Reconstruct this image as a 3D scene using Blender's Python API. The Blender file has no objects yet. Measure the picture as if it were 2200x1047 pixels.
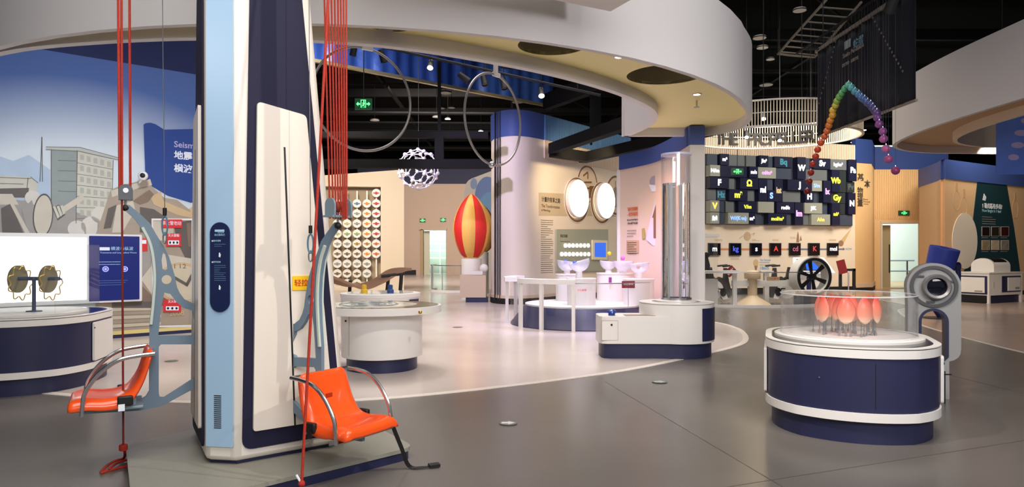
import bpy, bmesh, math, random
from mathutils import Vector, Matrix
from mathutils.geometry import tessellate_polygon
random.seed(7)
SC = bpy.context.scene
COL = SC.collection
PI = math.pi
# ------------------------------------------------------------------ camera
F = 1467.0; HZ = 542.0; EYE = 1.4; W, H = 2200.0, 1047.0
cam_d = bpy.data.cameras.new('camera'); cam = bpy.data.objects.new('camera', cam_d); COL.objects.link(cam)
cam.location = (0, 0, EYE); cam.rotation_euler = (PI/2, 0, 0)
cam_d.sensor_width = 36; cam_d.lens = 36*F/W; cam_d.shift_y = (HZ-H/2)/W; cam_d.clip_end = 200
SC.camera = cam
# ------------------------------------------------------------------ world, exposure, lights
wd = bpy.data.worlds.new('hall_ambient'); SC.world = wd; wd.use_nodes = True
wd.node_tree.nodes['Background'].inputs[0].default_value = (0.95, 0.93, 0.95, 1)
wd.node_tree.nodes['Background'].inputs[1].default_value = 0.27
vs = SC.view_settings; vs.view_transform = 'Standard'; vs.look = 'None'; vs.gamma = 1; vs.exposure = 0.0; vs.use_curve_mapping = False

def lin(c):
    c = c/255.0
    return c/12.92 if c <= .04045 else ((c+.055)/1.055)**2.4
def rgb(r, g, b): return (lin(r), lin(g), lin(b), 1)

def spot(loc, to, power, col=(255, 236, 214), angle=60, blend=.6, size=.08):
    d = bpy.data.lights.new('spot_lamp', 'SPOT'); d.energy = power; d.color = rgb(*col)[:3]
    d.spot_size = math.radians(angle); d.spot_blend = blend; d.shadow_soft_size = size
    o = bpy.data.objects.new('spot_lamp', d); COL.objects.link(o); o.location = loc
    o.rotation_euler = (Vector(to)-Vector(loc)).to_track_quat('-Z', 'Y').to_euler(); return o
def area(loc, to, power, sx, sy, col=(255, 242, 230), spread=180):
    d = bpy.data.lights.new('area_wash', 'AREA'); d.energy = power; d.color = rgb(*col)[:3]
    d.shape = 'RECTANGLE'; d.size = sx; d.size_y = sy; d.spread = math.radians(spread)
    o = bpy.data.objects.new('area_wash', d); COL.objects.link(o); o.location = loc
    o.rotation_euler = (Vector(to)-Vector(loc)).to_track_quat('-Z', 'Y').to_euler(); return o
def point(loc, power, col=(255, 236, 214), size=.15):
    d = bpy.data.lights.new('lamp', 'POINT'); d.energy = power; d.color = rgb(*col)[:3]; d.shadow_soft_size = size
    o = bpy.data.objects.new('lamp', d); COL.objects.link(o); o.location = loc; return o

# track spots of the hall, with some added fill lights
spot((3.3, 2.9, 4.45), (-1.7, 4.3, 1.3), 480, (255, 247, 238), 50, size=.05)     # key on the tower, casts the rope shadows
spot((-.6, 3.4, 4.4), (2.9, 5.7, .8), 460, (255, 246, 236), 40, size=.05)        # on the flower exhibit
spot((2.9, 4.1, 4.6), (2.8, 5.6, .9), 200, (255, 246, 236), 30, size=.1)
area((2.8, -2.2, 4.4), (1.6, 8, 2.6), 250, 5, 2, (250, 248, 252), 120)           # unseen fill added behind the camera to lift the canopy front
spot((-3.6, 2.2, 3.3), (-2.0, 6, 3.9), 60, (250, 250, 255), 125, 1, .2)          # unseen wash added to brighten the canopy band
spot((3.3, 3.9, 3.3), (1.8, 7.6, 4.1), 190, (250, 246, 250), 115, 1, .2)  # second added wash, for the right part of the canopy band
spot((.3, 5.2, 3.5), (-1.5, 8.0, .5), 230, (255, 246, 236), 50, .6, .08)         # unseen fill added under the bulkhead to brighten the white table
spot((1.2, 5.4, 3.5), (2.2, 9.3, .8), 300, (255, 246, 236), 60, .6, .08)  # second added fill, for the column cabinet and the pillar
area((0, 1.5, 7.2), (0, 4.5, 0), 170, 6, 3, (255, 249, 242), 110)
area((-1, 12.5, 7.6), (-1, 12.5, 0), 360, 7, 7, (255, 246, 246), 95)
area((6, 15, 7.6), (6, 15, 0), 240, 4, 8, (255, 247, 240), 90)
spot((-3.9, 7.2, 3.25), (-6.6, 10.6, 1.9), 560, (236, 244, 255), 100, 1, .2)      # mural wash
spot((-3.0, 8.2, 3.25), (-5.0, 7.2, .6), 170, (255, 246, 238), 60, size=.1)
area((-5.2, 16.5, 6.5), (-4.6, 24, 2.2), 460, 3, 2, (255, 243, 226), 120)        # hand wheel wall
area((-3, 27, 7), (-4, 38, 2), 800, 5, 3, (255, 238, 226), 120)                  # far wall
spot((1.9, 16.6, 3.9), (2.2, 20.0, 2.9), 420, (255, 226, 180), 95, .8, .08)      # warm wash on the timeline wall
spot((-2.3, 13.2, 5.2), (0.0, 18.4, 2.4), 1100, (222, 208, 255), 58, .7, .1)     # lilac wash on the round corner
spot((1.5, 12.3, 3.3), (1.5, 13.4, .6), 330, (206, 188, 255), 100, .6, .2)       # violet pool over the bowls
spot((2.2, 12.2, 3.3), (2.9, 13.6, 1.2), 130, (255, 196, 180), 80, .8, .2)        # peach wash
area((8.6, 16.5, 6.0), (9.0, 23, 1.9), 230, 5, 1.5, (255, 244, 230), 120)        # units wall
area((13.0, 19.5, 6.2), (14.4, 26, 2.5), 200, 3, 1.5, (255, 243, 222), 120)      # timber wall
spot((9.6, 13.6, 3.3), (12.5, 19, 1.9), 700, (255, 236, 216), 95, .8, .2)
spot((8.9, 8.5, 3.3), (8.8, 11.5, 2.6), 40, (255, 236, 210), 120, 1, .2)
area((15.4, 27.2, 5.2), (15.4, 32, 2.2), 420, 4, 1.5, (250, 255, 252), 140)           # daylit lobbies beyond the doors
area((-5.1, 43.2, 4.4), (-5.1, 47, 2.2), 260, 3, 1, (246, 255, 250), 140)
spot((1.6, 10.6, 3.3), (2.2, 9.2, .3), 110, (255, 248, 242), 80, size=.1)
spot((-1.2, 9.6, 3.3), (-1.4, 8.2, .5), 120, (255, 248, 242), 75, size=.1)

# ------------------------------------------------------------------ materials
MATS = {}
def mat(name, col=(200, 200, 200), rough=.5, metal=0, emit=None, estr=0, trans=0, alpha=1, ior=1.45, noise=0, nscale=8, bump=0, bscale=60, coat=0, spec=.5):
    if name in MATS: return MATS[name]
    m = bpy.data.materials.new(name); MATS[name] = m; m.use_nodes = True
    nt = m.node_tree; b = nt.nodes['Principled BSDF']
    b.inputs['Base Color'].default_value = rgb(*col); b.inputs['Roughness'].default_value = rough
    b.inputs['Metallic'].default_value = metal; b.inputs['IOR'].default_value = ior
    b.inputs['Transmission Weight'].default_value = trans; b.inputs['Alpha'].default_value = alpha
    b.inputs['Coat Weight'].default_value = coat; b.inputs['Specular IOR Level'].default_value = spec
    if emit: b.inputs['Emission Color'].default_value = rgb(*emit); b.inputs['Emission Strength'].default_value = estr
    if noise or bump:
        tc = nt.nodes.new('ShaderNodeTexCoord')
        if noise:
            n = nt.nodes.new('ShaderNodeTexNoise'); n.inputs['Scale'].default_value = nscale; n.inputs['Detail'].default_value = 5
            nt.links.new(tc.outputs['Object'], n.inputs['Vector'])
            mx = nt.nodes.new('ShaderNodeMix'); mx.data_type = 'RGBA'
            c = rgb(*col)
            mx.inputs[6].default_value = tuple(x*(1-noise) for x in c[:3])+(1,); mx.inputs[7].default_value = tuple(min(1, x*(1+noise)) for x in c[:3])+(1,)
            nt.links.new(n.outputs['Fac'], mx.inputs[0]); nt.links.new(mx.outputs[2], b.inputs['Base Color'])
        if bump:
            n2 = nt.nodes.new('ShaderNodeTexNoise'); n2.inputs['Scale'].default_value = bscale; n2.inputs['Detail'].default_value = 4
            nt.links.new(tc.outputs['Object'], n2.inputs['Vector'])
            bp = nt.nodes.new('ShaderNodeBump'); bp.inputs['Strength'].default_value = bump; bp.inputs['Distance'].default_value = .02
            nt.links.new(n2.outputs['Fac'], bp.inputs['Height']); nt.links.new(bp.outputs[0], b.inputs['Normal'])
    return m
def gradient_mat(name, stops, axis, lo, hi, rough=.5, trans=0, emit=0):
    """a print or dye that runs from one colour to another along an object axis"""
    if name in MATS: return MATS[name]
    m = bpy.data.materials.new(name); MATS[name] = m; m.use_nodes = True
    nt = m.node_tree; b = nt.nodes['Principled BSDF']; b.inputs['Roughness'].default_value = rough; b.inputs['Transmission Weight'].default_value = trans
    tc = nt.nodes.new('ShaderNodeTexCoord'); sp = nt.nodes.new('ShaderNodeSeparateXYZ'); nt.links.new(tc.outputs['Object'], sp.inputs[0])
    mr = nt.nodes.new('ShaderNodeMapRange'); mr.inputs[1].default_value = lo; mr.inputs[2].default_value = hi
    nt.links.new(sp.outputs[axis], mr.inputs[0]); cr = nt.nodes.new('ShaderNodeValToRGB'); nt.links.new(mr.outputs[0], cr.inputs[0])
    el = cr.color_ramp.elements
    while len(el) < len(stops): el.new(.5)
    for e, (p, c) in zip(el, stops): e.position = p; e.color = rgb(*c)
    nt.links.new(cr.outputs[0], b.inputs['Base Color'])
    if emit: nt.links.new(cr.outputs[0], b.inputs['Emission Color']); b.inputs['Emission Strength'].default_value = emit
    return m
def clear_mat(name, tint=(1, 1, 1), refl=.12, rough=.02, fog=0.0):
    """thin clear sheet: mostly lets light through, with a fresnel sheen and a faint body"""
    if name in MATS: return MATS[name]
    m = bpy.data.materials.new(name); MATS[name] = m; m.use_nodes = True; nt = m.node_tree; nt.nodes.clear()
    out = nt.nodes.new('ShaderNodeOutputMaterial'); tr = nt.nodes.new('ShaderNodeBsdfTransparent'); tr.inputs[0].default_value = (*tint, 1)
    gl = nt.nodes.new('ShaderNodeBsdfGlossy'); gl.inputs['Roughness'].default_value = rough
    df = nt.nodes.new('ShaderNodeBsdfDiffuse'); df.inputs[0].default_value = (.9, .9, .93, 1)
    lw = nt.nodes.new('ShaderNodeLayerWeight'); lw.inputs[0].default_value = .25
    pw = nt.nodes.new('ShaderNodeMath'); pw.operation = 'POWER'; pw.inputs[1].default_value = 2.2; nt.links.new(lw.outputs['Facing'], pw.inputs[0])
    ad = nt.nodes.new('ShaderNodeMath'); ad.operation = 'MULTIPLY_ADD'; ad.inputs[1].default_value = .45; ad.inputs[2].default_value = refl*.16; nt.links.new(pw.outputs[0], ad.inputs[0])
    m1 = nt.nodes.new('ShaderNodeMixShader'); m1.inputs[0].default_value = fog; nt.links.new(tr.outputs[0], m1.inputs[1]); nt.links.new(df.outputs[0], m1.inputs[2])
    m2 = nt.nodes.new('ShaderNodeMixShader'); nt.links.new(ad.outputs[0], m2.inputs[0]); nt.links.new(m1.outputs[0], m2.inputs[1]); nt.links.new(gl.outputs[0], m2.inputs[2])
    nt.links.new(m2.outputs[0], out.inputs[0]); return m

white = mat('white_lacquer', (226, 222, 216), .35)
white_paint = mat('white_paint', (222, 218, 214), .6)
cream = mat('cream_paint', (226, 208, 186), .6)
soffit_m = mat('cream_soffit', (250, 236, 168), .6)
navy = mat('navy_lacquer', (38, 40, 72), .4)
navy_wall = mat('navy_wall_paint', (44, 66, 128), .6)
blue_band = mat('blue_band_paint', (62, 84, 150), .55)
lightblue = mat('pale_blue_lacquer', (164, 196, 222), .35)
darkframe = mat('charcoal_navy_panel', (34, 34, 56), .6, spec=.2)
black = mat('black_plastic', (20, 20, 22), .45)
blackmat = mat('black_steel', (22, 22, 24), .6)
ceil_m = mat('black_ceiling_paint', (7, 7, 8), .95, spec=.1)
truss_m = mat('dark_truss_steel', (17, 17, 18), .8, spec=.2)
steel = mat('brushed_steel', (190, 190, 192), .28, 1)
chrome = mat('chrome', (205, 205, 208), .24, 1)
grey_metal = mat('grey_powder_coat', (132, 150, 160), .45, .2)
arm_m = mat('blue_grey_arm', (112, 132, 148), .5)
arm_edge = mat('pale_green_edge', (196, 208, 196), .5)
orange = mat('orange_plastic', (240, 84, 26), .28, coat=.3)
rope_m = mat('red_rope', (168, 46, 28), .8, noise=.45, nscale=90)
rope_dark = mat('dark_red_rope', (120, 38, 28), .8, noise=.4, nscale=90)
clear = clear_mat('clear_acrylic', (.985, .985, .99), .25, fog=.014)
glass = clear_mat('clear_glass', (.97, .98, .98), .2)
timber = mat('timber_laminate', (220, 184, 134), .5, noise=.05, nscale=3)
beige = mat('beige_paint', (206, 184, 158), .6)
glow_white = mat('white_light_panel', (255, 255, 255), .5, emit=(255, 252, 246), estr=1.6)
lamp_glow = mat('lamp_lens', (255, 250, 240), .4, emit=(255, 246, 230), estr=14)
lamp_soft = mat('lamp_disc_off', (170, 168, 164), .5)
ink = mat('dark_print', (62, 54, 48), .7)
ink_white = mat('white_print', (232, 236, 244), .6)
ink_grey = mat('grey_print', (150, 140, 130), .7)
ink_orange = mat('orange_print', (206, 106, 60), .7)
ink_blue = mat('blue_print', (96, 150, 190), .7)
red_print = mat('red_label', (206, 40, 44), .5)
wine = mat('wine_red_card', (128, 30, 34), .5)
screen_blue = mat('blue_screen', (30, 60, 170), .3, emit=(50, 110, 230), estr=.9)
screen_navy = mat('navy_screen', (16, 26, 86), .25, emit=(24, 40, 120), estr=.35)

# ------------------------------------------------------------------ mesh builder and scene helpers
class MB:
    def __init__(s, M=None): s.v = []; s.f = []; s.M = M or Matrix()
    def add(s, vs, fs, M=None):
        o = len(s.v); T = s.M @ M if M else s.M
        s.v += [tuple(T @ Vector(p)) for p in vs]; s.f += [tuple(i+o for i in f) for f in fs]; return s
    def box(s, c, d, rz=0, M=None):
        x, y, z = (k/2 for k in d)
        R = Matrix.Translation(c) @ Matrix.Rotation(rz, 4, 'Z')
        if M: R = M @ R
        return s.add([(-x,-y,-z),(x,-y,-z),(x,y,-z),(-x,y,-z),(-x,-y,z),(x,-y,z),(x,y,z),(-x,y,z)],
                     [(0,3,2,1),(4,5,6,7),(0,1,5,4),(1,2,6,5),(2,3,7,6),(3,0,4,7)], R)
    def lathe(s, prof, n=32, c=(0,0,0), M=None, a0=0, a1=2*PI, cap=True):
        full = abs(a1-a0-2*PI) < 1e-6; k = n if full else n+1; vs = []; fs = []
        for r, z in prof:
            for i in range(k):
                a = a0+(a1-a0)*i/n; vs.append((c[0]+r*math.cos(a), c[1]+r*math.sin(a), c[2]+z))
        for j in range(len(prof)-1):
            for i in range(n if full else n):
                i2 = (i+1) % k; fs.append((j*k+i, j*k+i2, (j+1)*k+i2, (j+1)*k+i))
        if cap and full:
            if prof[0][0] > 1e-6: fs.append(tuple(reversed(range(k))))
            if prof[-1][0] > 1e-6: fs.append(tuple((len(prof)-1)*k+i for i in range(k)))
        return s.add(vs, fs, M)
    def cyl(s, c, r, h, n=32, M=None): return s.lathe([(r, 0), (r, h)], n, c, M)
    def tube(s, pts, r, n=8, closed=False, M=None, cap=True):
        P = [Vector(p) for p in pts]; m = len(P); vs = []; fs = []; ref = None
        for i in range(m):
            if closed: t = P[(i+1) % m]-P[i-1]
            else: t = P[min(i+1, m-1)]-P[max(i-1, 0)]
            t = t.normalized() if t.length > 1e-9 else Vector((0, 0, 1))
            if ref is None:
                ref = Vector((0, 0, 1)) if abs(t.z) < .9 else Vector((1, 0, 0))
            ref = (ref - t*ref.dot(t)); ref = ref.normalized() if ref.length > 1e-6 else t.orthogonal().normalized()
            bt = t.cross(ref); rr = r[i] if isinstance(r, (list, tuple)) else r
            for j in range(n):
                a = 2*PI*j/n; vs.append(tuple(P[i]+ref*(rr*math.cos(a))+bt*(rr*math.sin(a))))
        for i in range(m if closed else m-1):
            i2 = (i+1) % m
            for j in range(n): fs.append((i*n+j, i*n+(j+1) % n, i2*n+(j+1) % n, i2*n+j))
        if cap and not closed: fs.append(tuple(reversed(range(n)))); fs.append(tuple((m-1)*n+j for j in range(n)))
        return s.add(vs, fs, M)
    def prism(s, poly, z0, z1, holes=(), M=None):
        loops = [list(poly)]+[list(h) for h in holes]; flat = [p for l in loops for p in l]; n = len(flat)
        tris = tessellate_polygon([[Vector((p[0], p[1], 0)) for p in l] for l in loops])
        vs = [(p[0], p[1], z0) for p in flat]+[(p[0], p[1], z1) for p in flat]; fs = []
        for t in tris: fs.append(tuple(reversed(t))); fs.append(tuple(i+n for i in t))
        o = 0
        for l in loops:
            k = len(l)
            for i in range(k): fs.append((o+i, o+(i+1) % k, n+o+(i+1) % k, n+o+i))
            o += k
        return s.add(vs, fs, M)
    def sphere(s, c, r, n=16, m=10, sc=(1, 1, 1), M=None):
        return s.lathe([(max(1e-7, r*math.sin(PI*i/m)), -r*math.cos(PI*i/m)) for i in range(m+1)], n, (0, 0, 0), (M or Matrix()) @ Matrix.Translation(c) @ Matrix.Diagonal((*sc, 1)), cap=False)
    def build(s, name, m, parent=None, M=None, smooth=35, bevel=0, recalc=True):
        me = bpy.data.meshes.new(name); me.from_pydata(s.v, [], s.f); me.update()
        if recalc:
            bm = bmesh.new(); bm.from_mesh(me); bmesh.ops.remove_doubles(bm, verts=bm.verts, dist=1e-6)
            bmesh.ops.recalc_face_normals(bm, faces=bm.faces); bm.to_mesh(me); bm.free()
        if smooth:
            me.shade_smooth(); me.set_sharp_from_angle(angle=math.radians(smooth))
        me.materials.append(m)
        o = bpy.data.objects.new(name, me); COL.objects.link(o)
        if parent: o.parent = parent
        if M: o.matrix_basis = M
        if bevel:
            b = o.modifiers.new('edge_round', 'BEVEL'); b.width = bevel; b.segments = 2; b.limit_method = 'ANGLE'; b.angle_limit = math.radians(40)
        return o

def tag(o, label=None, cat=None, group=None, kind=None):
    if label: o['label'] = label
    if cat: o['category'] = cat
    if group: o['group'] = group
    if kind: o['kind'] = kind
    return o
def thing(name, label, cat, loc=(0, 0, 0), rz=0, group=None):
    o = bpy.data.objects.new(name, None); COL.objects.link(o); o.empty_display_size = .05
    o.location = loc; o.rotation_euler = (0, 0, rz); return tag(o, label, cat, group)
def struct(o): o['kind'] = 'structure'; return o
def stuff(o): o['kind'] = 'stuff'; return o
def copy_tree(o, parent=None):
    c = o.copy(); COL.objects.link(c); c.parent = parent
    for ch in list(o.children): copy_tree(ch, c)
    return c
def at(px, py, d): return Vector(((px-W/2)/F*d, d, EYE-(py-HZ)/F*d))
def gnd(px, py, z=0):
    d = F*(EYE-z)/(py-HZ); return at(px, py, d)
def smoothpts(pts, n=6, closed=False):
    P = [Vector(p) for p in pts]; out = []; m = len(P)
    for i in range(m if closed else m-1):
        p0 = P[i-1] if (closed or i) else P[0]*2-P[1]; p1 = P[i]; p2 = P[(i+1) % m]
        p3 = P[(i+2) % m] if (closed or i+2 < m) else P[-1]*2-P[-2]
        for k in range(n):
            t = k/n
            out.append(.5*((2*p1)+(p2-p0)*t+(2*p0-5*p1+4*p2-p3)*t*t+(3*p1-p0-3*p2+p3)*t**3))
    if not closed: out.append(P[-1])
    return out
def rrect(x0, y0, x1, y1, r, n=5):
    out = []
    for cx, cy, a in ((x1-r, y0+r, -PI/2), (x1-r, y1-r, 0), (x0+r, y1-r, PI/2), (x0+r, y0+r, PI)):
        for i in range(n+1): t = a+PI/2*i/n; out.append((cx+r*math.cos(t), cy+r*math.sin(t)))
    return out
def ellipse(cx, cy, rx, ry, n=32, a0=0, a1=2*PI, closed=True):
    k = n if closed else n+1
    return [(cx+rx*math.cos(a0+(a1-a0)*i/n), cy+ry*math.sin(a0+(a1-a0)*i/n)) for i in range(k)]

class Face:
    """a vertical plane: s runs to the right as one faces it, t is height, third axis points out of it"""
    def __init__(s, a, b):
        s.a = Vector((a[0], a[1], 0)); d = Vector((b[0], b[1], 0))-s.a; s.len = d.length; s.u = d.normalized()
        s.n = Vector((s.u.y, -s.u.x, 0))
        s.M = Matrix(((s.u.x, 0, s.n.x, s.a.x), (s.u.y, 0, s.n.y, s.a.y), (0, 1, 0, 0), (0, 0, 0, 1)))
    def hit(s, px, py):
        ray = at(px, py, 1)-Vector((0, 0, EYE)); k = s.a.dot(s.n)/ray.dot(s.n); p = ray*k
        return ((p-s.a).dot(s.u), p.z+EYE)
    def pt(s, a, t, off=0): return s.a+s.u*a+s.n*off+Vector((0, 0, t))
    def at(s, a, t, off=0): return s.M @ Matrix.Translation((a, t, off))

FONTCACHE = {}
def text(body, size, m, parent=None, M=None, depth=.002, align='CENTER', name='lettering', bold=0, sx=1, valign='CENTER'):
    cu = bpy.data.curves.new('t', 'FONT'); cu.body = body; cu.size = size; cu.extrude = depth; cu.align_x = align; cu.align_y = valign; cu.offset = bold; cu.resolution_u = 3
    t = bpy.data.objects.new('t', cu); COL.objects.link(t)
    bpy.context.view_layer.update()
    me = bpy.data.meshes.new_from_object(t.evaluated_get(bpy.context.evaluated_depsgraph_get()))
    bpy.data.objects.remove(t); bpy.data.curves.remove(cu); me.name = name
    if sx != 1:
        for v in me.vertices: v.co.x *= sx
    me.materials.clear(); me.materials.append(m)
    o = bpy.data.objects.new(name, me); COL.objects.link(o)
    if parent: o.parent = parent
    if M: o.matrix_basis = M
    return o
def textlines(x, y, w, n, pitch, h, m, parent, M, name='small_print', seed=1, depth=.002):
    """body copy too small to read: rows of short dashes"""
    rr = random.Random(seed); b = MB()
    for i in range(n):
        cx = x; end = x+w*(1 if rr.random() < .75 else rr.uniform(.4, .9))
        while cx < end:
            l = min(rr.uniform(.6, 2.2)*h*2, end-cx); b.box((cx+l/2, y-i*pitch, depth/2), (l, h, depth)); cx += l+h*.5
    return stuff(b.build(name, m, parent, M, smooth=0, recalc=False))
# ================================================================== THE SETTING
def floor_mat(name, col, rough):
    m = mat(name, col, rough); nt = m.node_tree; b = nt.nodes['Principled BSDF']
    tc = nt.nodes.new('ShaderNodeTexCoord')
    n = nt.nodes.new('ShaderNodeTexNoise'); n.inputs['Scale'].default_value = 1.1; n.inputs['Detail'].default_value = 6
    n2 = nt.nodes.new('ShaderNodeTexNoise'); n2.inputs['Scale'].default_value = 160; n2.inputs['Detail'].default_value = 2
    nt.links.new(tc.outputs['Object'], n.inputs[0]); nt.links.new(tc.outputs['Object'], n2.inputs[0])
    ad = nt.nodes.new('ShaderNodeMath'); ad.operation = 'ADD'; nt.links.new(n.outputs['Fac'], ad.inputs[0]); nt.links.new(n2.outputs['Fac'], ad.inputs[1])
    mr = nt.nodes.new('ShaderNodeMapRange'); mr.inputs[1].default_value = .6; mr.inputs[2].default_value = 1.4; mr.inputs[3].default_value = .92; mr.inputs[4].default_value = 1.08
    nt.links.new(ad.outputs[0], mr.inputs[0])
    mx = nt.nodes.new('ShaderNodeVectorMath'); mx.operation = 'SCALE'; mx.inputs[0].default_value = rgb(*col)[:3]
    nt.links.new(mr.outputs[0], mx.inputs['Scale']); nt.links.new(mx.outputs[0], b.inputs['Base Color'])
    r = nt.nodes.new('ShaderNodeMapRange'); r.inputs[3].default_value = rough*.92; r.inputs[4].default_value = rough*1.1
    nt.links.new(n.outputs['Fac'], r.inputs[0]); nt.links.new(r.outputs[0], b.inputs['Roughness']); return m
floor_grey = floor_mat('grey_vinyl_floor', (112, 106, 100), .26)
floor_light = floor_mat('pale_vinyl_floor', (208, 196, 188), .2)
floor_rose = floor_mat('rose_beige_vinyl_floor', (186, 164, 150), .22)
line_m = mat('white_inlay_line', (236, 226, 214), .3)

fl = struct(MB().box((0, 22, -.05), (52, 60, .1)).build('floor', floor_grey, smooth=0))
near = [(-9.5, 14), (-8.2, 10.4), (-6.9, 8.5), (-5.2, 7.1), (-3.4, 6.48), (-2.2, 6.42), (-1.0, 6.67), (1.03, 7.9), (2.5, 9.3), (3.3, 10.2), (3.68, 10.9), (3.95, 11.8), (4.08, 12.6), (4.0, 13.6), (3.3, 15.2)]
npth = [tuple(p)[:2] for p in smoothpts([(x, y, 0) for x, y in near], 6)]
def offset_path(path, t):
    out = []
    for i, p in enumerate(path):
        a = Vector(path[max(i-1, 0)]).to_2d(); b = Vector(path[min(i+1, len(path)-1)]).to_2d(); d = (b-a).normalized()
        out.append((p[0]-d.y*t, p[1]+d.x*t))
    return out
def strip(path, t): return list(path)+list(reversed(offset_path(path, t)))
MB().prism(npth+[(3.6, 20), (3.6, 46), (-22, 46), (-22, 14)], 0, .003).build('pale_floor_area', floor_light, fl, smooth=0)
MB().prism(strip(npth, -.09), 0, .005).build('inlay_line', line_m, fl, smooth=0)
rp = [tuple(p)[:2] for p in smoothpts([(7.0, 5, 0), (7.1, 7.5, 0), (7.16, 9.55, 0), (7.56, 11.87, 0), (8.06, 13.6, 0), (9.2, 16.2, 0), (10.6, 18.6, 0), (11, 26, 0)], 6)]
MB().prism(rp+[(24, 26), (24, 5)], 0, .003).build('rose_floor_area', floor_rose, fl, smooth=0)
MB().prism(strip(rp, .06), 0, .005).build('inlay_line', line_m, fl, smooth=0)
seam = mat('floor_seam', (84, 79, 74), .4)
for x0, y0, x1, y1 in ((-.9, 3.2, 6.9, 6.3), (1.0, 7.4, 1.9, 2.5), (4.6, 12.5, 5.4, 2.5), (-5.5, 6.2, -2.2, 2.6)):
    d = Vector((x1-x0, y1-y0)); MB().box(((x0+x1)/2, (y0+y1)/2, .0006), (d.length, .006, .0012), math.atan2(d.y, d.x)).build('floor_seam', seam, fl, smooth=0)

# black hall shell
ceil = struct(MB().box((0, 23, 9.05), (56, 58, .1)).build('ceiling', ceil_m, smooth=0))
struct(MB().box((0, 52, 4.5), (56, .1, 9)).build('wall_back', ceil_m, smooth=0))
struct(MB().box((-27, 26, 4.5), (.1, 52, 9)).build('wall_far_left', ceil_m, smooth=0))
struct(MB().box((27, 26, 4.5), (.1, 52, 9)).build('wall_far_right', ceil_m, smooth=0))
# roof steel
def beam(p0, p1, w=.2, h=.3, m=truss_m, parent=ceil, name='roof_beam'):
    p0 = Vector(p0); p1 = Vector(p1); d = p1-p0; rz = math.atan2(d.y, d.x); L = d.length
    M = Matrix.Translation((p0+p1)/2) @ Matrix.Rotation(rz, 4, 'Z') @ Matrix.Rotation(-math.asin(d.z/L), 4, 'Y')
    return MB().box((0, 0, 0), (L, w, h)).build(name, m, parent, M, smooth=0)
for y in range(10, 50, 4): beam((-24, y, 8.4), (24, y, 8.4), .16, .34)
for x in range(-20, 24, 5): beam((x, 4, 8.0), (x, 50, 8.0), .1, .14)
for k in range(14):
    x = -14+k*2.6; y = 11+(k*7 % 9)*3
    beam((x, y, 8.3), (x+2.4, y+1.4, 7.5), .06, .06, name='roof_brace')
for k in range(10):
    y = 9+k*3.3; MB().tube([(-18, y, 7.4+(k % 3)*.2), (20, y+1.5, 7.4+(k % 3)*.2)], .05, 6).build('conduit', truss_m, ceil)

# ---- walls
WL = Face((-8.95, 8.89), (-4.3, 12.97))
mural_m = mat('mural_sky_print', (200, 210, 216), .65)
nt = mural_m.node_tree; b_ = nt.nodes['Principled BSDF']; tc = nt.nodes.new('ShaderNodeTexCoord'); mp = nt.nodes.new('ShaderNodeMapping'); gr = nt.nodes.new('ShaderNodeTexGradient'); gr.gradient_type = 'SPHERICAL'
mp.inputs['Location'].default_value = (-.78, -.25, 0); mp.inputs['Scale'].default_value = (.27, .30, 1)
nt.links.new(tc.outputs['Object'], mp.inputs[0]); nt.links.new(mp.outputs[0], gr.inputs[0]); cr = nt.nodes.new('ShaderNodeValToRGB'); nt.links.new(gr.outputs[0], cr.inputs[0])
cr.color_ramp.elements[0].position = 0; cr.color_ramp.elements[0].color = rgb(78, 106, 166); cr.color_ramp.elements[1].position = .34; cr.color_ramp.elements[1].color = rgb(206, 214, 218)
nt.links.new(cr.outputs[0], b_.inputs['Base Color'])
wl = struct(MB().box((WL.len/2, 2.25, -.1), (WL.len, 4.5, .2)).build('wall_left', mural_m, None, WL.M, smooth=0))
MB().box((WL.len/2, 5.6, -.1), (WL.len, 2.2, .2)).build('upper_navy_band', mat('deep_navy_band', (24, 36, 84), .6), wl, smooth=0)
MB().box((WL.len/2, .09, .02), (WL.len, .06, .05)).build('yellow_kerb', mat('pale_yellow_kerb', (222, 200, 128), .5), wl, smooth=0)
MB().box((WL.len/2, .03, .015), (WL.len, .06, .04)).build('dark_skirting', navy, wl, smooth=0)

def wall_path(name, path, t, z0, z1, m, parent=None):
    o = MB().prism(strip(path, t), z0, z1).build(name, m, parent)
    return o if parent else struct(o)
# round-cornered centre wall
cp = [(-.58, 21.5), (-.58, 19.1)]+[tuple(p)[:2] for p in smoothpts([(-.5, 18.72, 0), (-.28, 18.36, 0), (.05, 18.2, 0), (.4, 18.32, 0), (.7, 18.62, 0)], 5)]
C0, C1 = (.7, 18.62), (3.95, 22.75)
wc = wall_path('wall_center', cp+[C1], .15, .0, 4.5, mat('cream_white_wall', (226, 214, 200), .6))
wall_path('blue_top_band', offset_path(cp+[C1], -.02), .17, 4.5, 5.2, blue_band, wc)
wall_path('dark_skirting', offset_path(cp+[C1], -.03), .05, 0, .16, blackmat, wc)
wall_path('timber_kerb', offset_path(cp+[C1], -.035), .05, .16, .24, beige, wc)
for px_, z0, z1 in ((1063, .1, 5.2), (1069.5, .1, 5.2), (1074, .1, 5.2)):
    X = (px_-1100)/F*18.6; Y = 18.62 if px_ < 1066 else 18.62-(px_-1066)*.02
    MB().box((X, Y-.03, (z0+z1)/2), (.025, .16, z1-z0)).build('shadow_gap', blackmat, wc, smooth=0)
WC = Face(C0, C1)
ribs = MB(); ribs2 = MB()
for i in range(70):
    s = .3+i*.07; ribs.box((s, 4.25, .02), (.03, .5, .04)); ribs2.box((s, 4.85, .035), (.03, .68, .04))
stuff(ribs.build('cream_ribs', cream, wc, WC.M, smooth=0, recalc=False)); stuff(ribs2.build('blue_ribs', mat('pale_blue_ribs', (96, 140, 190), .5), wc, WC.M, smooth=0, recalc=False))
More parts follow.
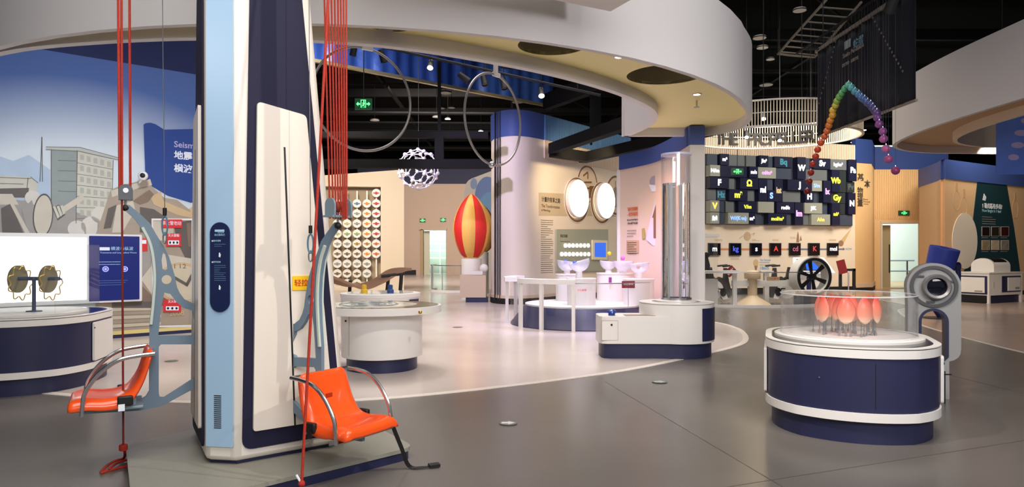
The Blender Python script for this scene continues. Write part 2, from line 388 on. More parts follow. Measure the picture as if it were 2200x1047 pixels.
# peach wall and the pillar that carries the canopy
bp = [tuple(p)[:2] for p in smoothpts([(2.36, 14.95, 0), (2.66, 14.35, 0), (2.84, 13.8, 0), (2.96, 12.9, 0), (2.99, 12.1, 0), (2.99, 11.62, 0)], 5)]
wb_ = wb = wall_path('wall_peach', bp, .14, 0, 3.2, mat('peach_wall', (232, 206, 186), .6))
wall_path('blue_top_band', offset_path(bp, -.02), .17, 3.2, 3.52, blue_band, wb)
wall_path('dark_skirting', offset_path(bp, -.02), .1, 0, .1, navy, wb)
pil = struct(MB().box((3.11, 11.58, 1.6), (.25, .25, 3.2)).build('wall_pillar', white_paint, smooth=0))
MB().box((3.11, 11.58, 3.36), (.252, .252, .32)).build('blue_top_band', blue_band, pil, smooth=0)
MB().box((2.35, 14.98, 1.6), (.1, .08, 3.2)).build('end_trim', white_paint, wb, smooth=0)
# units wall
WU = Face((6.0, 22.28), (12.06, 24.0))
wu = struct(MB().box((WU.len/2, 2.58, -.1), (WU.len, 5.16, .2)).build('wall_units', mat('ivory_wall', (228, 214, 194), .6), None, WU.M, smooth=0))
r = MB()
for i in range(88): r.box((i*.0715, 4.86, .02), (.03, .6, .04))
stuff(r.build('cream_ribs', cream, wu, smooth=0, recalc=False))
MB().box((WU.len/2, .1, .02), (WU.len, .2, .05)).build('dark_skirting', blackmat, wu, smooth=0)
# timber walls with the doorway
ta = [(12.06, 24.0), (12.82, 24.35), (13.8, 26.0)]
wt = wall_path('wall_timber', ta, .15, 0, 4.55, timber)
wall_path('navy_top_band', offset_path(ta, -.02), .17, 4.55, 5.4, navy_wall, wt)
wall_path('dark_skirting', offset_path(ta, -.03), .1, 0, .15, blackmat, wt)
wall_path('pale_skirting', offset_path(ta, -.035), .1, .15, .3, beige, wt)
WD = Face((13.8, 26.0), (16.6, 26.0))
wdr = struct(MB().prism([(0, 0), (.28, 0), (.28, 2.5), (1.75, 2.5), (1.75, 0), (2.8, 0), (2.8, 4.55), (0, 4.55)], -.15, 0).build('wall_doorway', timber, None, WD.M, smooth=0))
MB().box((1.4, 4.98, -.06), (2.8, .86, .17)).build('navy_top_band', navy_wall, wdr, smooth=0)
r = MB()
for i in range(30): r.box((.05+i*.07, 3.6, .015), (.025, 1.9, .03))
stuff(r.build('timber_ribs', timber, wdr, smooth=0, recalc=False))
d1 = struct(MB().box((.25, 1.25, -.2), (.07, 2.5, .5)).build('door_1', mat('door_frame_white', (206, 198, 180), .5), None, WD.M, smooth=0))
MB().box((1.02, 2.53, -.2), (1.6, .07, .5)).build('door_head', beige, d1, smooth=0)
lf = MB().box((.62, 1.22, -.42), (.42, 2.44, .05)).build('door_leaf', mat('door_olive', (170, 158, 126), .45), d1, smooth=0)
MB().box((.78, 1.15, -.38), (.03, 1.1, .03)).build('pull_handle', black, lf, smooth=0)
# lit hall beyond the doorway
lob = struct(MB().box((15.4, 32, 3.2), (8, .1, 6.4)).build('wall_lobby', mat('lobby_wall_paint', (222, 238, 230), .7), smooth=0))
MB().box((15.4, 29.5, .02), (6, 6.8, .04)).build('lobby_floor', mat('lobby_floor_timber', (200, 170, 120), .3), lob, smooth=0)
lr = thing('lobby_railing', 'grey metal handrail seen through the right-hand doorway', 'railing', (15.6, 29.2, .04))
for z in (.55, 1.0): MB().tube([(-1.2, 0, z), (1.6, 0, z)], .03, 8).build('rail', grey_metal, lr)
for x in (-1.1, .1, 1.3): MB().tube([(x, 0, 0), (x, 0, 1.0)], .03, 8).build('post', blackmat, lr)
# lux corner
LUXP = [(16.0, 26.5), (13.42, 22.5), (12.68, 20.0), (16.87, 22.5), (19.5, 24.1)]
wk = wall_path('wall_lux', LUXP, .2, 0, 3.55, mat('warm_beige_wall', (226, 186, 142), .6))
wall_path('blue_top_band', offset_path(LUXP, -.03), .23, 3.55, 4.12, blue_band, wk)
wall_path('dark_skirting', offset_path(LUXP, -.03), .05, 0, .14, blackmat, wk)
# far wall with the left doorway
WF = Face((-9.5, 42), (-.9, 42))
def fx(px): return (px-1100)/F*42+9.5
far_m = mat('far_beige_wall', (196, 172, 152), .6)
wf = struct(MB().prism([(0, 0), (fx(905), 0), (fx(905), 2.75), (fx(958), 2.75), (fx(958), 0), (8.6, 0), (8.6, 5.6), (0, 5.6)], -.3, 0).build('wall_far', far_m, None, WF.M, smooth=0))
MB().box((4.3, 6.3, -.1), (8.6, 1.4, .25)).build('navy_top_band', mat('deep_navy_paint', (26, 32, 66), .6), wf, smooth=0)
MB().box((1.8, .15, .02), (3.6, .3, .05)).build('dark_skirting', blackmat, wf, smooth=0)
d2 = struct(MB().box((fx(907), 1.4, -.1), (.14, 2.8, .5)).build('door_2', mat('door_tan', (176, 150, 112), .5), None, WF.M, smooth=0))
MB().box((fx(931), 2.82, -.1), (1.7, .14, .5)).build('door_head', far_m, d2, smooth=0)
MB().box((fx(915), 1.35, -.5), (.34, 2.7, .06)).build('door_leaf', mat('door_pale', (206, 204, 180), .45), d2, smooth=0)
struct(MB().box((-5.1, 47.0, 2.4), (5, .1, 4.8)).build('wall_lobby_far', mat('green_lobby_wall', (186, 214, 196), .6), smooth=0))
gr_ = thing('stair_balustrade', 'white rail balustrade seen through the far left doorway', 'railing', (-5.1, 45.6, 0))
for z in (.5, 1.0, 1.5, 1.95): MB().box((0, 0, z), (2.6, .05, .07)).build('rail', white_paint, gr_, smooth=0)
for x in (-1.1, .3, .9): MB().box((x, 0, 1), (.06, .06, 2)).build('post', white_paint, gr_, smooth=0)

# ---- big canopy
ang = [math.radians(a) for a in range(205, 331, 5)]
outer = [(-2.2+6.0*math.cos(a), 11.9+5.95*math.sin(a)) for a in ang]
outer += [tuple(p)[:2] for p in smoothpts([(3.0, 8.95, 0), (3.42, 9.75, 0), (3.66, 10.5, 0), (3.70, 11.05, 0), (3.58, 11.5, 0), (3.3, 11.82, 0)], 4)][1:]
inner = [tuple(p)[:2] for p in smoothpts([(x, y, 0) for x, y in ((-7.5, 8.9), (-6.4, 7.7), (-5.08, 6.9), (-4.0, 6.58), (-2.875, 6.45), (-1.78, 6.55), (-.93, 6.84), (0, 7.42), (.75, 8.05), (1.446, 8.84), (1.95, 9.7), (2.12, 10.5), (2.08, 11.1), (1.92, 11.82))], 5)]
can = bpy.data.objects.new('ceiling_canopy', None); COL.objects.link(can); struct(can)
fasc_m = mat('canopy_white', (222, 218, 216), .55)
MB().prism(strip(outer, .07), 3.4, 4.42).build('outer_fascia', fasc_m, can)
MB().prism(strip(inner, -.09), 3.4, 4.42).build('inner_fascia', fasc_m, can)
MB().prism([(1.9, 11.75), (3.32, 11.75), (3.32, 11.83), (1.9, 11.83)], 3.4, 4.42).build('end_panel', fasc_m, can, smooth=0)
holes = [(1.86, 8.25, .47), (.42, 7.06, .36), (-1.15, 6.42, .22)]
MB().prism(offset_path(outer, .05)+list(reversed(offset_path(inner, -.05))), 3.54, 3.58, [ellipse(x, y, r_, r_, 40) for x, y, r_ in holes]).build('soffit', soffit_m, can, smooth=0)
khaki = mat('khaki_collar', (150, 138, 104), .6)
for x, y, r_ in holes:
    MB().lathe([(r_, 0), (r_, .3), (r_+.02, .3), (r_+.02, 0), (r_, 0)], 40, (x, y, 3.545), cap=False).build('opening_collar', khaki, can)
    MB().cyl((x, y, 3.9), r_*.98, .02, 40).build('opening_cap', ceil_m, can)
def downlight(p, r_, label):
    t = thing('downlight', label, 'ceiling light', (p[0], p[1], p[2]))
    MB().lathe([(r_, 0), (r_*1.4, 0), (r_*1.4, -.012), (r_, -.012), (r_, 0)], 24, cap=False).build('bezel', white, t)
    MB().cyl((0, 0, -.008), r_, .008, 24).build('lens', lamp_glow, t); return t
g = at(1330, 121, 7.46); downlight((g.x, g.y, 3.54), .045, 'small lit downlight between the two round openings of the canopy')
g = at(1497, 202, 9.23); downlight((g.x, g.y, 3.54), .045, 'small lit downlight at the rounded right end of the canopy')
g = at(83, 76, 6.7); downlight((g.x, g.y, 3.54), .045, 'small lit downlight in the narrow left strip of the canopy')
spot((g.x, g.y, 3.5), (g.x-.3, g.y+.3, 2), 25, angle=150, blend=1, size=.04)
t = thing('sprinkler_head', 'small steel sprinkler head under the right end of the canopy', 'sprinkler', at(1497, 216, 9.6))
MB().tube([(0, 0, 0), (0, 0, -.09)], .012, 8).build('stem', steel, t); MB().cyl((0, 0, -.1), .04, .008, 12).build('deflector', steel, t)
blk = struct(MB().prism([(.9, 6.24), (-1.5, 4.94), (-1.4, 4.2), (1.85, 4.2)], 3.6, 4.4).build('ceiling_bulkhead', mat('bulkhead_white', (232, 226, 218), .55), smooth=0))
# ---- right canopy
ro = [tuple(p)[:2] for p in smoothpts([(6.6, 2.5, 0), (6.62, 6, 0), (6.63, 8.5, 0), (6.66, 10.4, 0), (6.85, 11.9, 0), (7.25, 13.0, 0), (8.1, 13.7, 0), (9.3, 13.9, 0), (13, 13.9, 0)], 6)]
ri = [tuple(p)[:2] for p in smoothpts([(7.5, 2.5, 0), (7.5, 6, 0), (7.5, 8.5, 0), (7.52, 10.4, 0), (7.7, 11.6, 0), (8.1, 12.4, 0), (8.8, 12.9, 0), (9.6, 13.05, 0), (13, 13.05, 0)], 6)]
can2 = bpy.data.objects.new('ceiling_canopy_right', None); COL.objects.link(can2); struct(can2)
MB().prism(strip(ro, -.07), 3.4, 4.42).build('outer_fascia', fasc_m, can2)
MB().prism(strip(ri, .07), 3.4, 4.42).build('inner_fascia', mat('canopy_cream', (232, 214, 190), .6), can2)
MB().prism(offset_path(ro, -.05)+list(reversed(offset_path(ri, .05))), 3.54, 3.58).build('soffit', mat('tan_soffit', (196, 160, 122), .6), can2, smooth=0)
# ================================================================== THE PULLEY TOWER
c1 = Vector((-1.70, 4.20)); c2 = Vector((-1.90, 4.23)); uR = Vector((.788, .616)); uL = Vector((-.5, .866))
def wT(z): return .7465-.0895*(z-.14)
def wL(z): return .82-.0993*(z-.14)
FR = Face(c1, c1+uR); FLf = Face(c2+uL, c2); FB = Face(c2, c1)
def rounded_poly(pts, rad, n=4):
    out = []; m = len(pts)
    for i in range(m):
        p = Vector(pts[i][:2]); a = Vector(pts[i-1][:2]); b = Vector(pts[(i+1) % m][:2]); r_ = rad[i] if isinstance(rad, (list, tuple)) else rad
        if r_ <= 0: out.append(tuple(p)); continue
        da = (a-p).normalized(); db = (b-p).normalized()
        for k in range(n+1):
            t = k/n; q = p+da*r_*(1-t)**2+db*r_*t*t; out.append((q.x, q.y))
    return out
plat = thing('tower_platform', 'low grey platform with navy edge under the pulley tower', 'platform')
pp = rounded_poly([(-2.63, 4.65), (-1.9, 3.42), (-.66, 4.62), (-1.3, 5.55), (-2.0, 5.65)], [.08, .1, .1, .3, .3])
MB().prism(offset_path(pp+[pp[0]], .012)[:-1], 0, .06).build('base', navy, plat)
MB().prism(pp, .06, .085).build('top_plate', mat('olive_grey_platform', (140, 138, 126), .4, noise=.06, nscale=40), plat)
tw = thing('pulley_tower', 'tall tapered white, pale blue and navy tower with two orange swing seats', 'tower', (0, 0, 0))
def ring(z, k=0):
    w = wT(z); r_ = c1+uR*w; l_ = c2+uL*wL(z); mid = (r_+l_)/2; b_ = mid+Vector((.0, .48*w/.75))
    return [c2, c1, r_, b_, l_]
vs_ = []; zs = [.105, 4.75]
for z in zs: vs_ += [(p.x, p.y, z) for p in ring(z)]
body = MB().add(vs_, [(4, 3, 2, 1, 0), (5, 6, 7, 8, 9)]+[(i, (i+1) % 5, 5+(i+1) % 5, 5+i) for i in range(5)]).build('body', mat('warm_white_lacquer', (230, 222, 210), .35), tw, bevel=.035)
base_ring = [((p.x+1.76)*.9-1.76, (p.y-4.62)*.9+4.62) for p in ring(.1)]
MB().prism(base_ring, .085, .11).build('plinth', navy, tw, smooth=0)
def face_plates(FC, flip):
    g = (lambda u: 1-u) if flip else (lambda u: u)
    q = lambda pts: [(g(u), z) for u, z in pts]
    MB().prism(q(rounded_poly([(.036, .175), (.70, .175), (.25, 4.7), (.11, 4.7)], [.07, .07, 0, 0], 6)), .002, .012).build('dark_frame', darkframe, tw, FC.M)
    MB().prism(q(rounded_poly([(.098, .285), (.628, .285), (.437, 2.29), (.123, 2.34)], [.02, .02, .03, .03])), .012, .03).build('inner_panel', mat('ivory_panel', (228, 218, 204), .4), tw, FC.M)
    MB().prism(q([(.355, .285), (.366, .285), (.298, 2.07), (.286, 2.07)]), .03, .0315).build('guide_slot', black, tw, FC.M)
face_plates(FR, False); face_plates(FLf, True)
bw = (c1-c2).length
MB().prism(rrect(.012, .2, bw-.012, 4.7, .004), 0, .012).build('blue_panel', lightblue, tw, FB.M)
s0, t0 = FB.hit(455, 670); s1, t1 = FB.hit(497, 478)
ip = MB().prism(rrect(s0, t0, s1, t1, (s1-s0)*.5, 10), .012, .02).build('info_strip', mat('navy_info_print', (22, 34, 74), .2), tw, FB.M)
sm = (s0+s1)/2; cyan = mat('pale_cyan_print', (168, 206, 232), .6)
MB().box((sm, t1-.052, .0215), (.062, .014, .003)).build('title_plate', cyan, ip, smooth=0)
text('自己拉自己', .014, cyan, ip, Matrix.Translation((sm, t1-.078, .0205)), .001)
text('Pull Yourself', .008, cyan, ip, Matrix.Translation((sm+.008, t1-.064, .0205)), .001)
for k, y in enumerate((.115, .245)):
    MB().box((s0+.018, t1-y, .0215), (.008, .008, .003)).build('bullet', ink_white, ip, smooth=0)
    text('操作说明' if k == 0 else '科学原理', .012, cyan, ip, Matrix.Translation((s0+.048, t1-y, .0205)), .001)
textlines(s0+.03, t1-.135, .075, 2, .012, .003, mat('dim_cyan_print', (90, 120, 160), .6), ip, Matrix.Translation((0, 0, .0202)), seed=3, depth=.001)
textlines(s0+.03, t1-.265, .075, 9, .0115, .003, MATS['dim_cyan_print'], ip, Matrix.Translation((0, 0, .0202)), seed=4, depth=.001)
for y in (.2, .4): MB().prism([(sm-.006, t1-y-.012), (sm+.004, t1-y-.016), (sm+.008, t1-y), (sm, t1-y+.014), (sm-.004, t1-y+.012)], .0202, .0215).build('seat_icon', ink_white, ip, smooth=0)
for k in range(17):
    a, y = FB.hit(470, 850+k*4.3); MB().box((a, y, .0125), (.048, .0055, .002)).build('vent_slot', black, tw, FB.M, smooth=0)
a0, y0 = FR.hit(624, 624); a1 = a0+.21; y1 = FR.hit(624, 593)[1]
sg = MB().prism(rrect(a0, y0, a1, y1, .004), .03, .036).build('yellow_notice', mat('yellow_sign', (246, 196, 20), .5), tw, FR.M, smooth=0)
text('轻拉慢放', .047, mat('red_sign_print', (200, 40, 20), .6), sg, Matrix.Translation(((a0+a1)/2, (y0+y1)/2-.002, .0362)), .001, bold=.0008)
MB().box((.62, .12, .014), (.05, .03, .004)).build('maker_plate', steel, tw, FR.M, smooth=0)
# jib arms at the top that carry the ropes (out of frame above)
for d_, A in ((Vector((-.866, -.5)), c2+uL*.25), (Vector((.839, -.545)), c1+uR*.25)):
    a = Vector((A.x, A.y, 4.6)); b = a+Vector((d_.x, d_.y, 0))*.62; beam(a-Vector((d_.x, d_.y, 0))*.1, b, .1, .12, arm_m, tw, 'jib_arm')

# ------------------------------------------------------------------ swing seats
AL = c2+uL*.4; dL = Vector((-.866, -.5))
def Lrz(px, py):
    s = (px-1100)/F; r_ = (AL.x-AL.y*s)/(-dL.x+dL.y*s); dep = AL.y+dL.y*r_
    return (r_, EYE-(py-HZ)/F*dep)
armo = [(268, 452), (270, 440), (278, 441), (303, 462), (322, 480), (336, 505), (352, 530), (363, 552), (370, 575), (375, 592), (380, 617), (386, 630), (396, 643), (414, 652), (436, 653), (436, 827), (422, 832), (385, 852), (347, 873), (300, 882), (184, 889), (184, 880), (262, 867), (300, 859), (313, 852), (320, 840), (321, 697), (326, 650), (329, 600), (326, 555), (318, 520), (303, 490), (288, 470)]
hole1 = [(350, 541), (355, 545), (358, 560), (360, 578), (355, 581), (349, 578), (347, 560)]
hole3 = [(353, 629), (366, 632), (378, 648), (394, 662), (413, 668), (417, 690), (418, 712), (412, 721), (340, 722), (343, 690), (347, 655)]
hole4 = [(341, 745), (346, 740), (413, 740), (418, 746), (419, 805), (414, 814), (352, 854), (343, 853), (341, 845)]
def arc_hole(px, py, r_, n=16):
    c = Lrz(px, py); return [(c[0]+r_*math.cos(2*PI*i/n), c[1]+r_*math.sin(2*PI*i/n)) for i in range(n)]
def swing(name, label, A, d, dz, side):
    rz = math.atan2(d.y, d.x); t = thing(name, label, 'swing seat', (A.x, A.y, dz), rz)
    RX = Matrix.Rotation(PI/2, 4, 'X')   # (x, y)->(x, z)
    MB().prism([Lrz(*p) for p in armo], -.012, .012, [[Lrz(*p) for p in hole1], arc_hole(358, 601, .03), [Lrz(*p) for p in hole3], [Lrz(*p) for p in hole4]], RX).build('arm_plate', arm_m, t, smooth=25)
    g = [Lrz(*p) for p in ((303, 490), (318, 520), (326, 555), (329, 600), (326, 650), (321, 697))]; g = [tuple(p)[:2] for p in smoothpts([(x, z, 0) for x, z in g], 4)]
    MB().prism(strip(g, -.016), -.026, .026, (), RX).build('edge_guard', arm_edge, t)
    # seat shell
    prof = smoothpts([(.272, .765, 0), (.285, .775, 0), (.298, .755, 0), (.315, .70, 0), (.335, .64, 0), (.362, .585, 0), (.405, .53, 0), (.46, .505, 0), (.54, .50, 0), (.62, .51, 0), (.685, .508, 0), (.718, .49, 0), (.722, .45, 0)], 4)
    m = MB(); nx = 24; vs2 = []; fs2 = []; np_ = len(prof)
    for i, p in enumerate(prof):
        f = i/(np_-1); hw = .175+.045*min(1, f*1.8); 
        if f < .22: hw *= .6+.4*math.sqrt(max(0, 1-(1-f/.22)**2))
        if f > .86: hw *= 1-.12*((f-.86)/.14)**2
        for j in range(nx+1):
            v = -1+2*j/nx; lift = .03*v**4*(1-abs(f-.5)*1.2); back = .035*v*v*max(0, 1-f*1.9)
            e = max(0, (abs(v)-.76)/.24)**1.5; kb_ = max(0, 1-f*1.9)
            lip = max(0, .508-p.y) if f > .8 else 0; sdrop = .058*e*(1-kb_); base = p.y+lip
            drop = min(.06, math.hypot(lip, sdrop))
            vs2.append((p.x+back-.05*e*kb_, v*hw, base+lift*(1-e)-drop-.012*math.sin(PI*min(1, max(0, (f-.45)/.5)))*(1-v*v)))
    for i in range(np_-1):
        for j in range(nx): a = i*(nx+1)+j; fs2.append((a, a+1, a+nx+2, a+nx+1))
    m.add(vs2, fs2); so = m.build('seat_shell', orange, t, smooth=60, recalc=True)
    sf = so.modifiers.new('thickness', 'SOLIDIFY'); sf.thickness = .014; sf.offset = 0
    MB().box((.348, 0, .63), (.006, .05, .035), M=None).build('grip_slot', mat('dark_orange', (170, 44, 12), .4), t, smooth=0)
    MB().box((.5, 0, .435), (.34, .34, .02)).build('seat_frame', grey_metal, t, bevel=.006)
    MB().box((.43, 0, .462), (.12, .22, .04)).build('seat_support', grey_metal, t, smooth=0)
    for y in (-.225, .225):
        pth = smoothpts([(.655, y, .425), (.65, y, .5), (.632, y, .575), (.56, y, .675), (.464, y, .742), (.36, y, .762), (.27, y, .768)], 5)
        MB().tube(pth, .0125, 10).build('armrest', chrome, t)
    MB().tube([(.275, -.225, .768), (.275, .225, .768)], .0125, 10).build('cross_tube', chrome, t)
    MB().tube([(.655, -.225, .43), (.655, .225, .43)], .012, 8).build('front_tube', chrome, t)
    for y in (-.215, .215):
        bk = MB().box((.43, y, .49), (.085, .03, .06), 0).build('belt_buckle', black, t, bevel=.008)
        MB().box((.45, y*1.12, .455), (.035, .008, .04)).build('buckle_tongue', ink_white if side == 'L' else black, bk, smooth=0)
    # pulley block on top
    top = Lrz(270, 447)
    MB().sphere((top[0], 0, top[1]), .022, 12, 8).build('swivel', blackmat, t)
    MB().tube([(top[0], 0, top[1]), (top[0], 0, top[1]+.055)], .008, 8).build('eye_bolt', steel, t)
    if side == 'L':
        blk_ = MB().prism(ellipse(0, .06, .04, .04, 14, 0, PI, False)+[(-.04, 0), (.04, 0)], -.03, .03, (), Matrix.Translation((top[0], 0, top[1]+.05)) @ RX).build('pulley_block', mat('charcoal_bracket', (84, 88, 94), .5), t)
    else:
        for y in (-.075, .06):
            MB().prism(ellipse(0, .075, .042, .042, 14, 0, PI, False)+[(-.042, 0), (.042, 0)], y-.006, y+.006, (), Matrix.Translation((top[0], 0, top[1]+.05)) @ RX).build('pulley_cheek', grey_metal, t)
        MB().box((top[0], -.01, top[1]+.055), (.084, .14, .012)).build('pulley_base', grey_metal, t, smooth=0)
        for k in range(4): MB().cyl((0, 0, -.01), .033, .02, 20, Matrix.Translation((top[0], -.055+.03*k, top[1]+.115)) @ RX).build('sheave', mat('sheave_brown', (150, 60, 44), .5), t)
    MB().cyl((0, 0, -.034), .016, .068 if side == 'L' else .01, 16, Matrix.Translation((top[0], 0 if side == 'L' else -.08, top[1]+.11)) @ RX).build('axle', steel, t)
    return t
AR = c1+uR*.35; dR = Vector((math.cos(math.radians(-33)), math.sin(math.radians(-33))))
sL = swing('swing_seat', 'orange moulded seat on a curved blue-grey arm left of the tower', AL, dL, 0, 'L')
sR = swing('swing_seat', 'orange moulded seat on the blue-grey arm right of the tower, belt hanging down', AR, dR, -.12, 'R')
def seat_pt(t, x, y, z): return t.matrix_basis @ Vector((x, y, z))
# hanging belt of the right seat
P0 = seat_pt(sR, .64, .235, .50); P3 = gnd(905, 1005, .012)
bpts = smoothpts([P0, P0+Vector((.02, 0, -.08)), P0*.45+P3*.55+Vector((-.04, 0, -.02)), P3+Vector((-.08, .0, .01)), P3+Vector((.0, 0, 0)), P3+Vector((.07, .03, 0))], 6)
m = MB(); sd = Vector((.35, .9, 0)).normalized()*.022
for i in range(len(bpts)-1):
    a, b = bpts[i], bpts[i+1]; up = Vector((0, 0, .003))
    m.add([a-sd, a+sd, b+sd, b-sd, a-sd+up, a+sd+up, b+sd+up, b-sd+up], [(0,1,2,3),(4,7,6,5),(0,4,5,1),(1,5,6,2),(2,6,7,3),(3,7,4,0)])
blt = tag(m.build('seat_belt', black, None, smooth=0), 'black webbing belt trailing from the right swing seat to the floor', 'belt')
MB().box(P3+Vector((.08, .03, .006)), (.07, .05, .018), .4).build('buckle', black, blt, smooth=0)

# ------------------------------------------------------------------ ropes and cables
def rope(name, pts, r_, m_, label, group=None, cat='rope'):
    return tag(MB().tube(pts, r_, 8).build(name, m_), label, cat, group)
dep = AL.y+dL.y*.426
for k, (a, b, yb, who) in enumerate(((250, 257, 402, 'outermost'), (260, 262, 402, 'middle'), (276, 280, 402, 'innermost'))):
    p = at(b, yb+18, dep+(k-1)*.02); q = Vector((p.x+(a-b)/F*dep, p.y, 4.55))
    rope('climbing_rope', [q, p], .0078, rope_m, 'red rope above the left swing arm, %s of three' % who, 'ropes of the left pulley')
p = at(262, 425, dep-.02); e = gnd(265, 992); 
rope('pull_rope', [p, at(264, 760, dep+.02), at(265, 967, 4.42)], .0065, rope_dark, 'thin dark red pull rope hanging in front of the left seat arm', None)
lp = smoothpts([at(265, 955, 4.42), at(268, 970, 4.43), gnd(266, 985, .02), gnd(250, 990, .03), gnd(232, 1000, .02), gnd(217, 1016, .01), gnd(232, 1012, .01), gnd(265, 1004, .01), gnd(300, 1000, .01), gnd(320, 994, .01), gnd(314, 987, .012), gnd(285, 987, .012), gnd(255, 994, .015), gnd(236, 1006, .03)], 6)
rk = rope('rope_end', lp, .0085, rope_m, 'looped red rope end lying on the floor by the platform')
kn = MB()
for k in range(3): kn.tube([at(265, 962, 4.42)+Vector((.018*math.cos(a), .018*math.sin(a), .012*k-.012)) for a in [2*PI*i/12 for i in range(12)]], .009, 6, True)
kn.build('knot', rope_m, rk)
tops = (697, 705, 712, 719, 726, 732, 738, 744); bots = (709, 716, 722, 727, 732, 737, 741, 745)
dR0 = AR.y+dR.y*.43
for k in range(8):
    dd = dR0+.055-.016*k; p = at(bots[k], 470, dd); q = at(tops[k], 0, dd); q = p+(q-p)*1.6
    rope('climbing_rope', [q, p], .0056, rope_m, 'orange-red rope above the right pulley block, %s of eight from the left' % ('first', 'second', 'third', 'fourth', 'fifth', 'sixth', 'seventh', 'eighth')[k], 'eight ropes of the right pulley')
q = at(705, 0, 4.1); p = at(648, 1040, 3.84)
rd = rope('pull_rope', [q+(q-p)*.3, p], .0085, rope_m, 'long slanting red pull rope crossing in front of the right seat arm')
MB().sphere(p, .02, 10, 8).build('knot', rope_m, rd); MB().tube([p, p+Vector((-.03, 0, .05))], .007, 6).build('whipped_end', ink_white, rd)
for (xa, ya, xb, yb, dd, lab) in ((349, 0, 354, 452, 4.42, 'left'), (664, 0, 667, 490, 4.33, 'right')):
    q = at(xa, ya, dd); p = at(xb, yb, dd); 
    rc = rope('safety_cable', [q+(q-p)*.5, p], .0025, mat('cable_grey', (96, 98, 102), .4, .8), 'thin steel safety cable above the %s swing arm' % lab, None, 'cable')
    MB().cyl(p+Vector((0, 0, -.035)), .012, .05, 12).build('stopper', black, rc)
    MB().tube([p+Vector((.018*math.sin(a), 0, -.1+.06*math.cos(a))) for a in [2*PI*i/16 for i in range(16)]], .006, 6, True).build('carabiner', mat('blue_anodised', (120, 170, 196), .3, .7), rc)
    MB().tube([p+Vector((.012*math.sin(a), 0, -.18+.035*math.cos(a))) for a in [2*PI*i/12 for i in range(12)]], .005, 6, True).build('shackle', steel, rc)
# ================================================================== FLOOR EXHIBITS
def barrel(R, hw, corner=.27, n=44):
    a = math.acos(min(.999, hw/R)); pts = []
    for s in (-1, 1):
        base = -PI/2 if s < 0 else PI/2
        for i in range(n+1): th = base-(PI/2-a)+(PI-2*a)*i/n; pts.append((R*math.cos(th), R*math.sin(th)))
    # soften the four corners
    rad = [0]*len(pts)
    for i in (0, n, n+1, 2*n+1): rad[i] = corner
    # drop arc points that the softened corner swallows
    keep = [k for k, p in enumerate(pts) if rad[k] or min((Vector(p)-Vector(pts[j])).length for j in (0, n, n+1, 2*n+1)) > corner]
    return rounded_poly([pts[k] for k in keep], [rad[k] for k in keep], 7)
def exhibit_table(name, label, loc, rz, R, hw, rim, door_side, parts_label=None):
    t = thing(name, label, 'exhibit table', (loc[0], loc[1], 0), rz)
    MB().prism(barrel(R-.055, hw-.05), 0, .19).build('plinth', navy, t)
    MB().prism(barrel(R-.012, hw-.012), .19, rim-.05).build('body', navy, t)
    MB().prism(barrel(R, hw), .17, .235).build('lower_band', white, t, bevel=.006)
    MB().prism(barrel(R, hw), rim-.075, rim-.014).build('upper_band', white, t, bevel=.006)
    MB().prism(barrel(R-.006, hw-.006), rim-.014, rim-.007).build('shadow_gap', black, t)
    MB().prism(barrel(R, hw), rim-.007, rim, [barrel(R-.05, hw-.05)]).build('rim', white, t)
    MB().prism(barrel(R-.05, hw-.05), rim-.007, rim-.003).build('black_top', mat('black_gloss_top', (18, 18, 22), .12), t)
    dl = math.sqrt(R*R-hw*hw)
    for s in (-1, 1):
        d = MB().prism(rrect(-dl*.6, .25, dl*.6, rim-.095, .02), 0, .022, (), Matrix.Translation((s*(hw-.012), 0, 0)) @ Matrix(((0, 0, s, 0), (1, 0, 0, 0), (0, 1, 0, 0), (0, 0, 0, 1)))).build('service_door', white, t)
        MB().cyl((0, 0, 0), .009, .004, 12, Matrix.Translation((s*(hw+.01), dl*.1 if s < 0 else -dl*.6, rim-.15)) @ Matrix.Rotation(s*PI/2, 4, 'Y')).build('lock', blackmat, d)
    return t
FX, FY = 2.775, 5.66
ft = exhibit_table('flower_exhibit_table', 'navy and white round exhibit table under the clear flower drum', (FX, FY), math.radians(-21), .775, .63, .705, -1)
MB().box((.12, -.753, .43), (.002, .01, .33)).build('panel_seam', black, ft, smooth=0)
MB().cyl((0, 0, 0), .006, .006, 10, Matrix.Translation((-.25, -.725, .47)) @ Matrix.Rotation(PI/2, 4, 'X')).build('bolt', steel, ft)
MB().lathe([(.56, 0), (.56, .018), (.545, .024), (0, .024)], 64, (0, -.0, .702)).build('turntable_disc', white, ft)
dr = thing('clear_drum', 'clear acrylic drum covering the coral flower petals', 'cover', (FX, FY, .727))
MB().lathe([(.512, 0), (.512, .325), (.504, .325), (.504, 0), (.512, 0)], 96, cap=False).build('wall', clear, dr)
MB().lathe([(.0001, .325), (.513, .325), (.513, .333), (.0001, .333)], 96, cap=False).build('lid', clear, dr)
edge_highlight_m = mat('acrylic_edge_highlight', (236, 240, 244), .1, alpha=.55)  # pale tubes standing in for the highlights along the drum's rims
for z, r_ in ((.329, .5125), (.004, .5125)): MB().tube([(r_*math.cos(a), r_*math.sin(a), z) for a in [2*PI*i/96 for i in range(96)]], .0045, 6, True).build('edge', edge_highlight_m, dr)
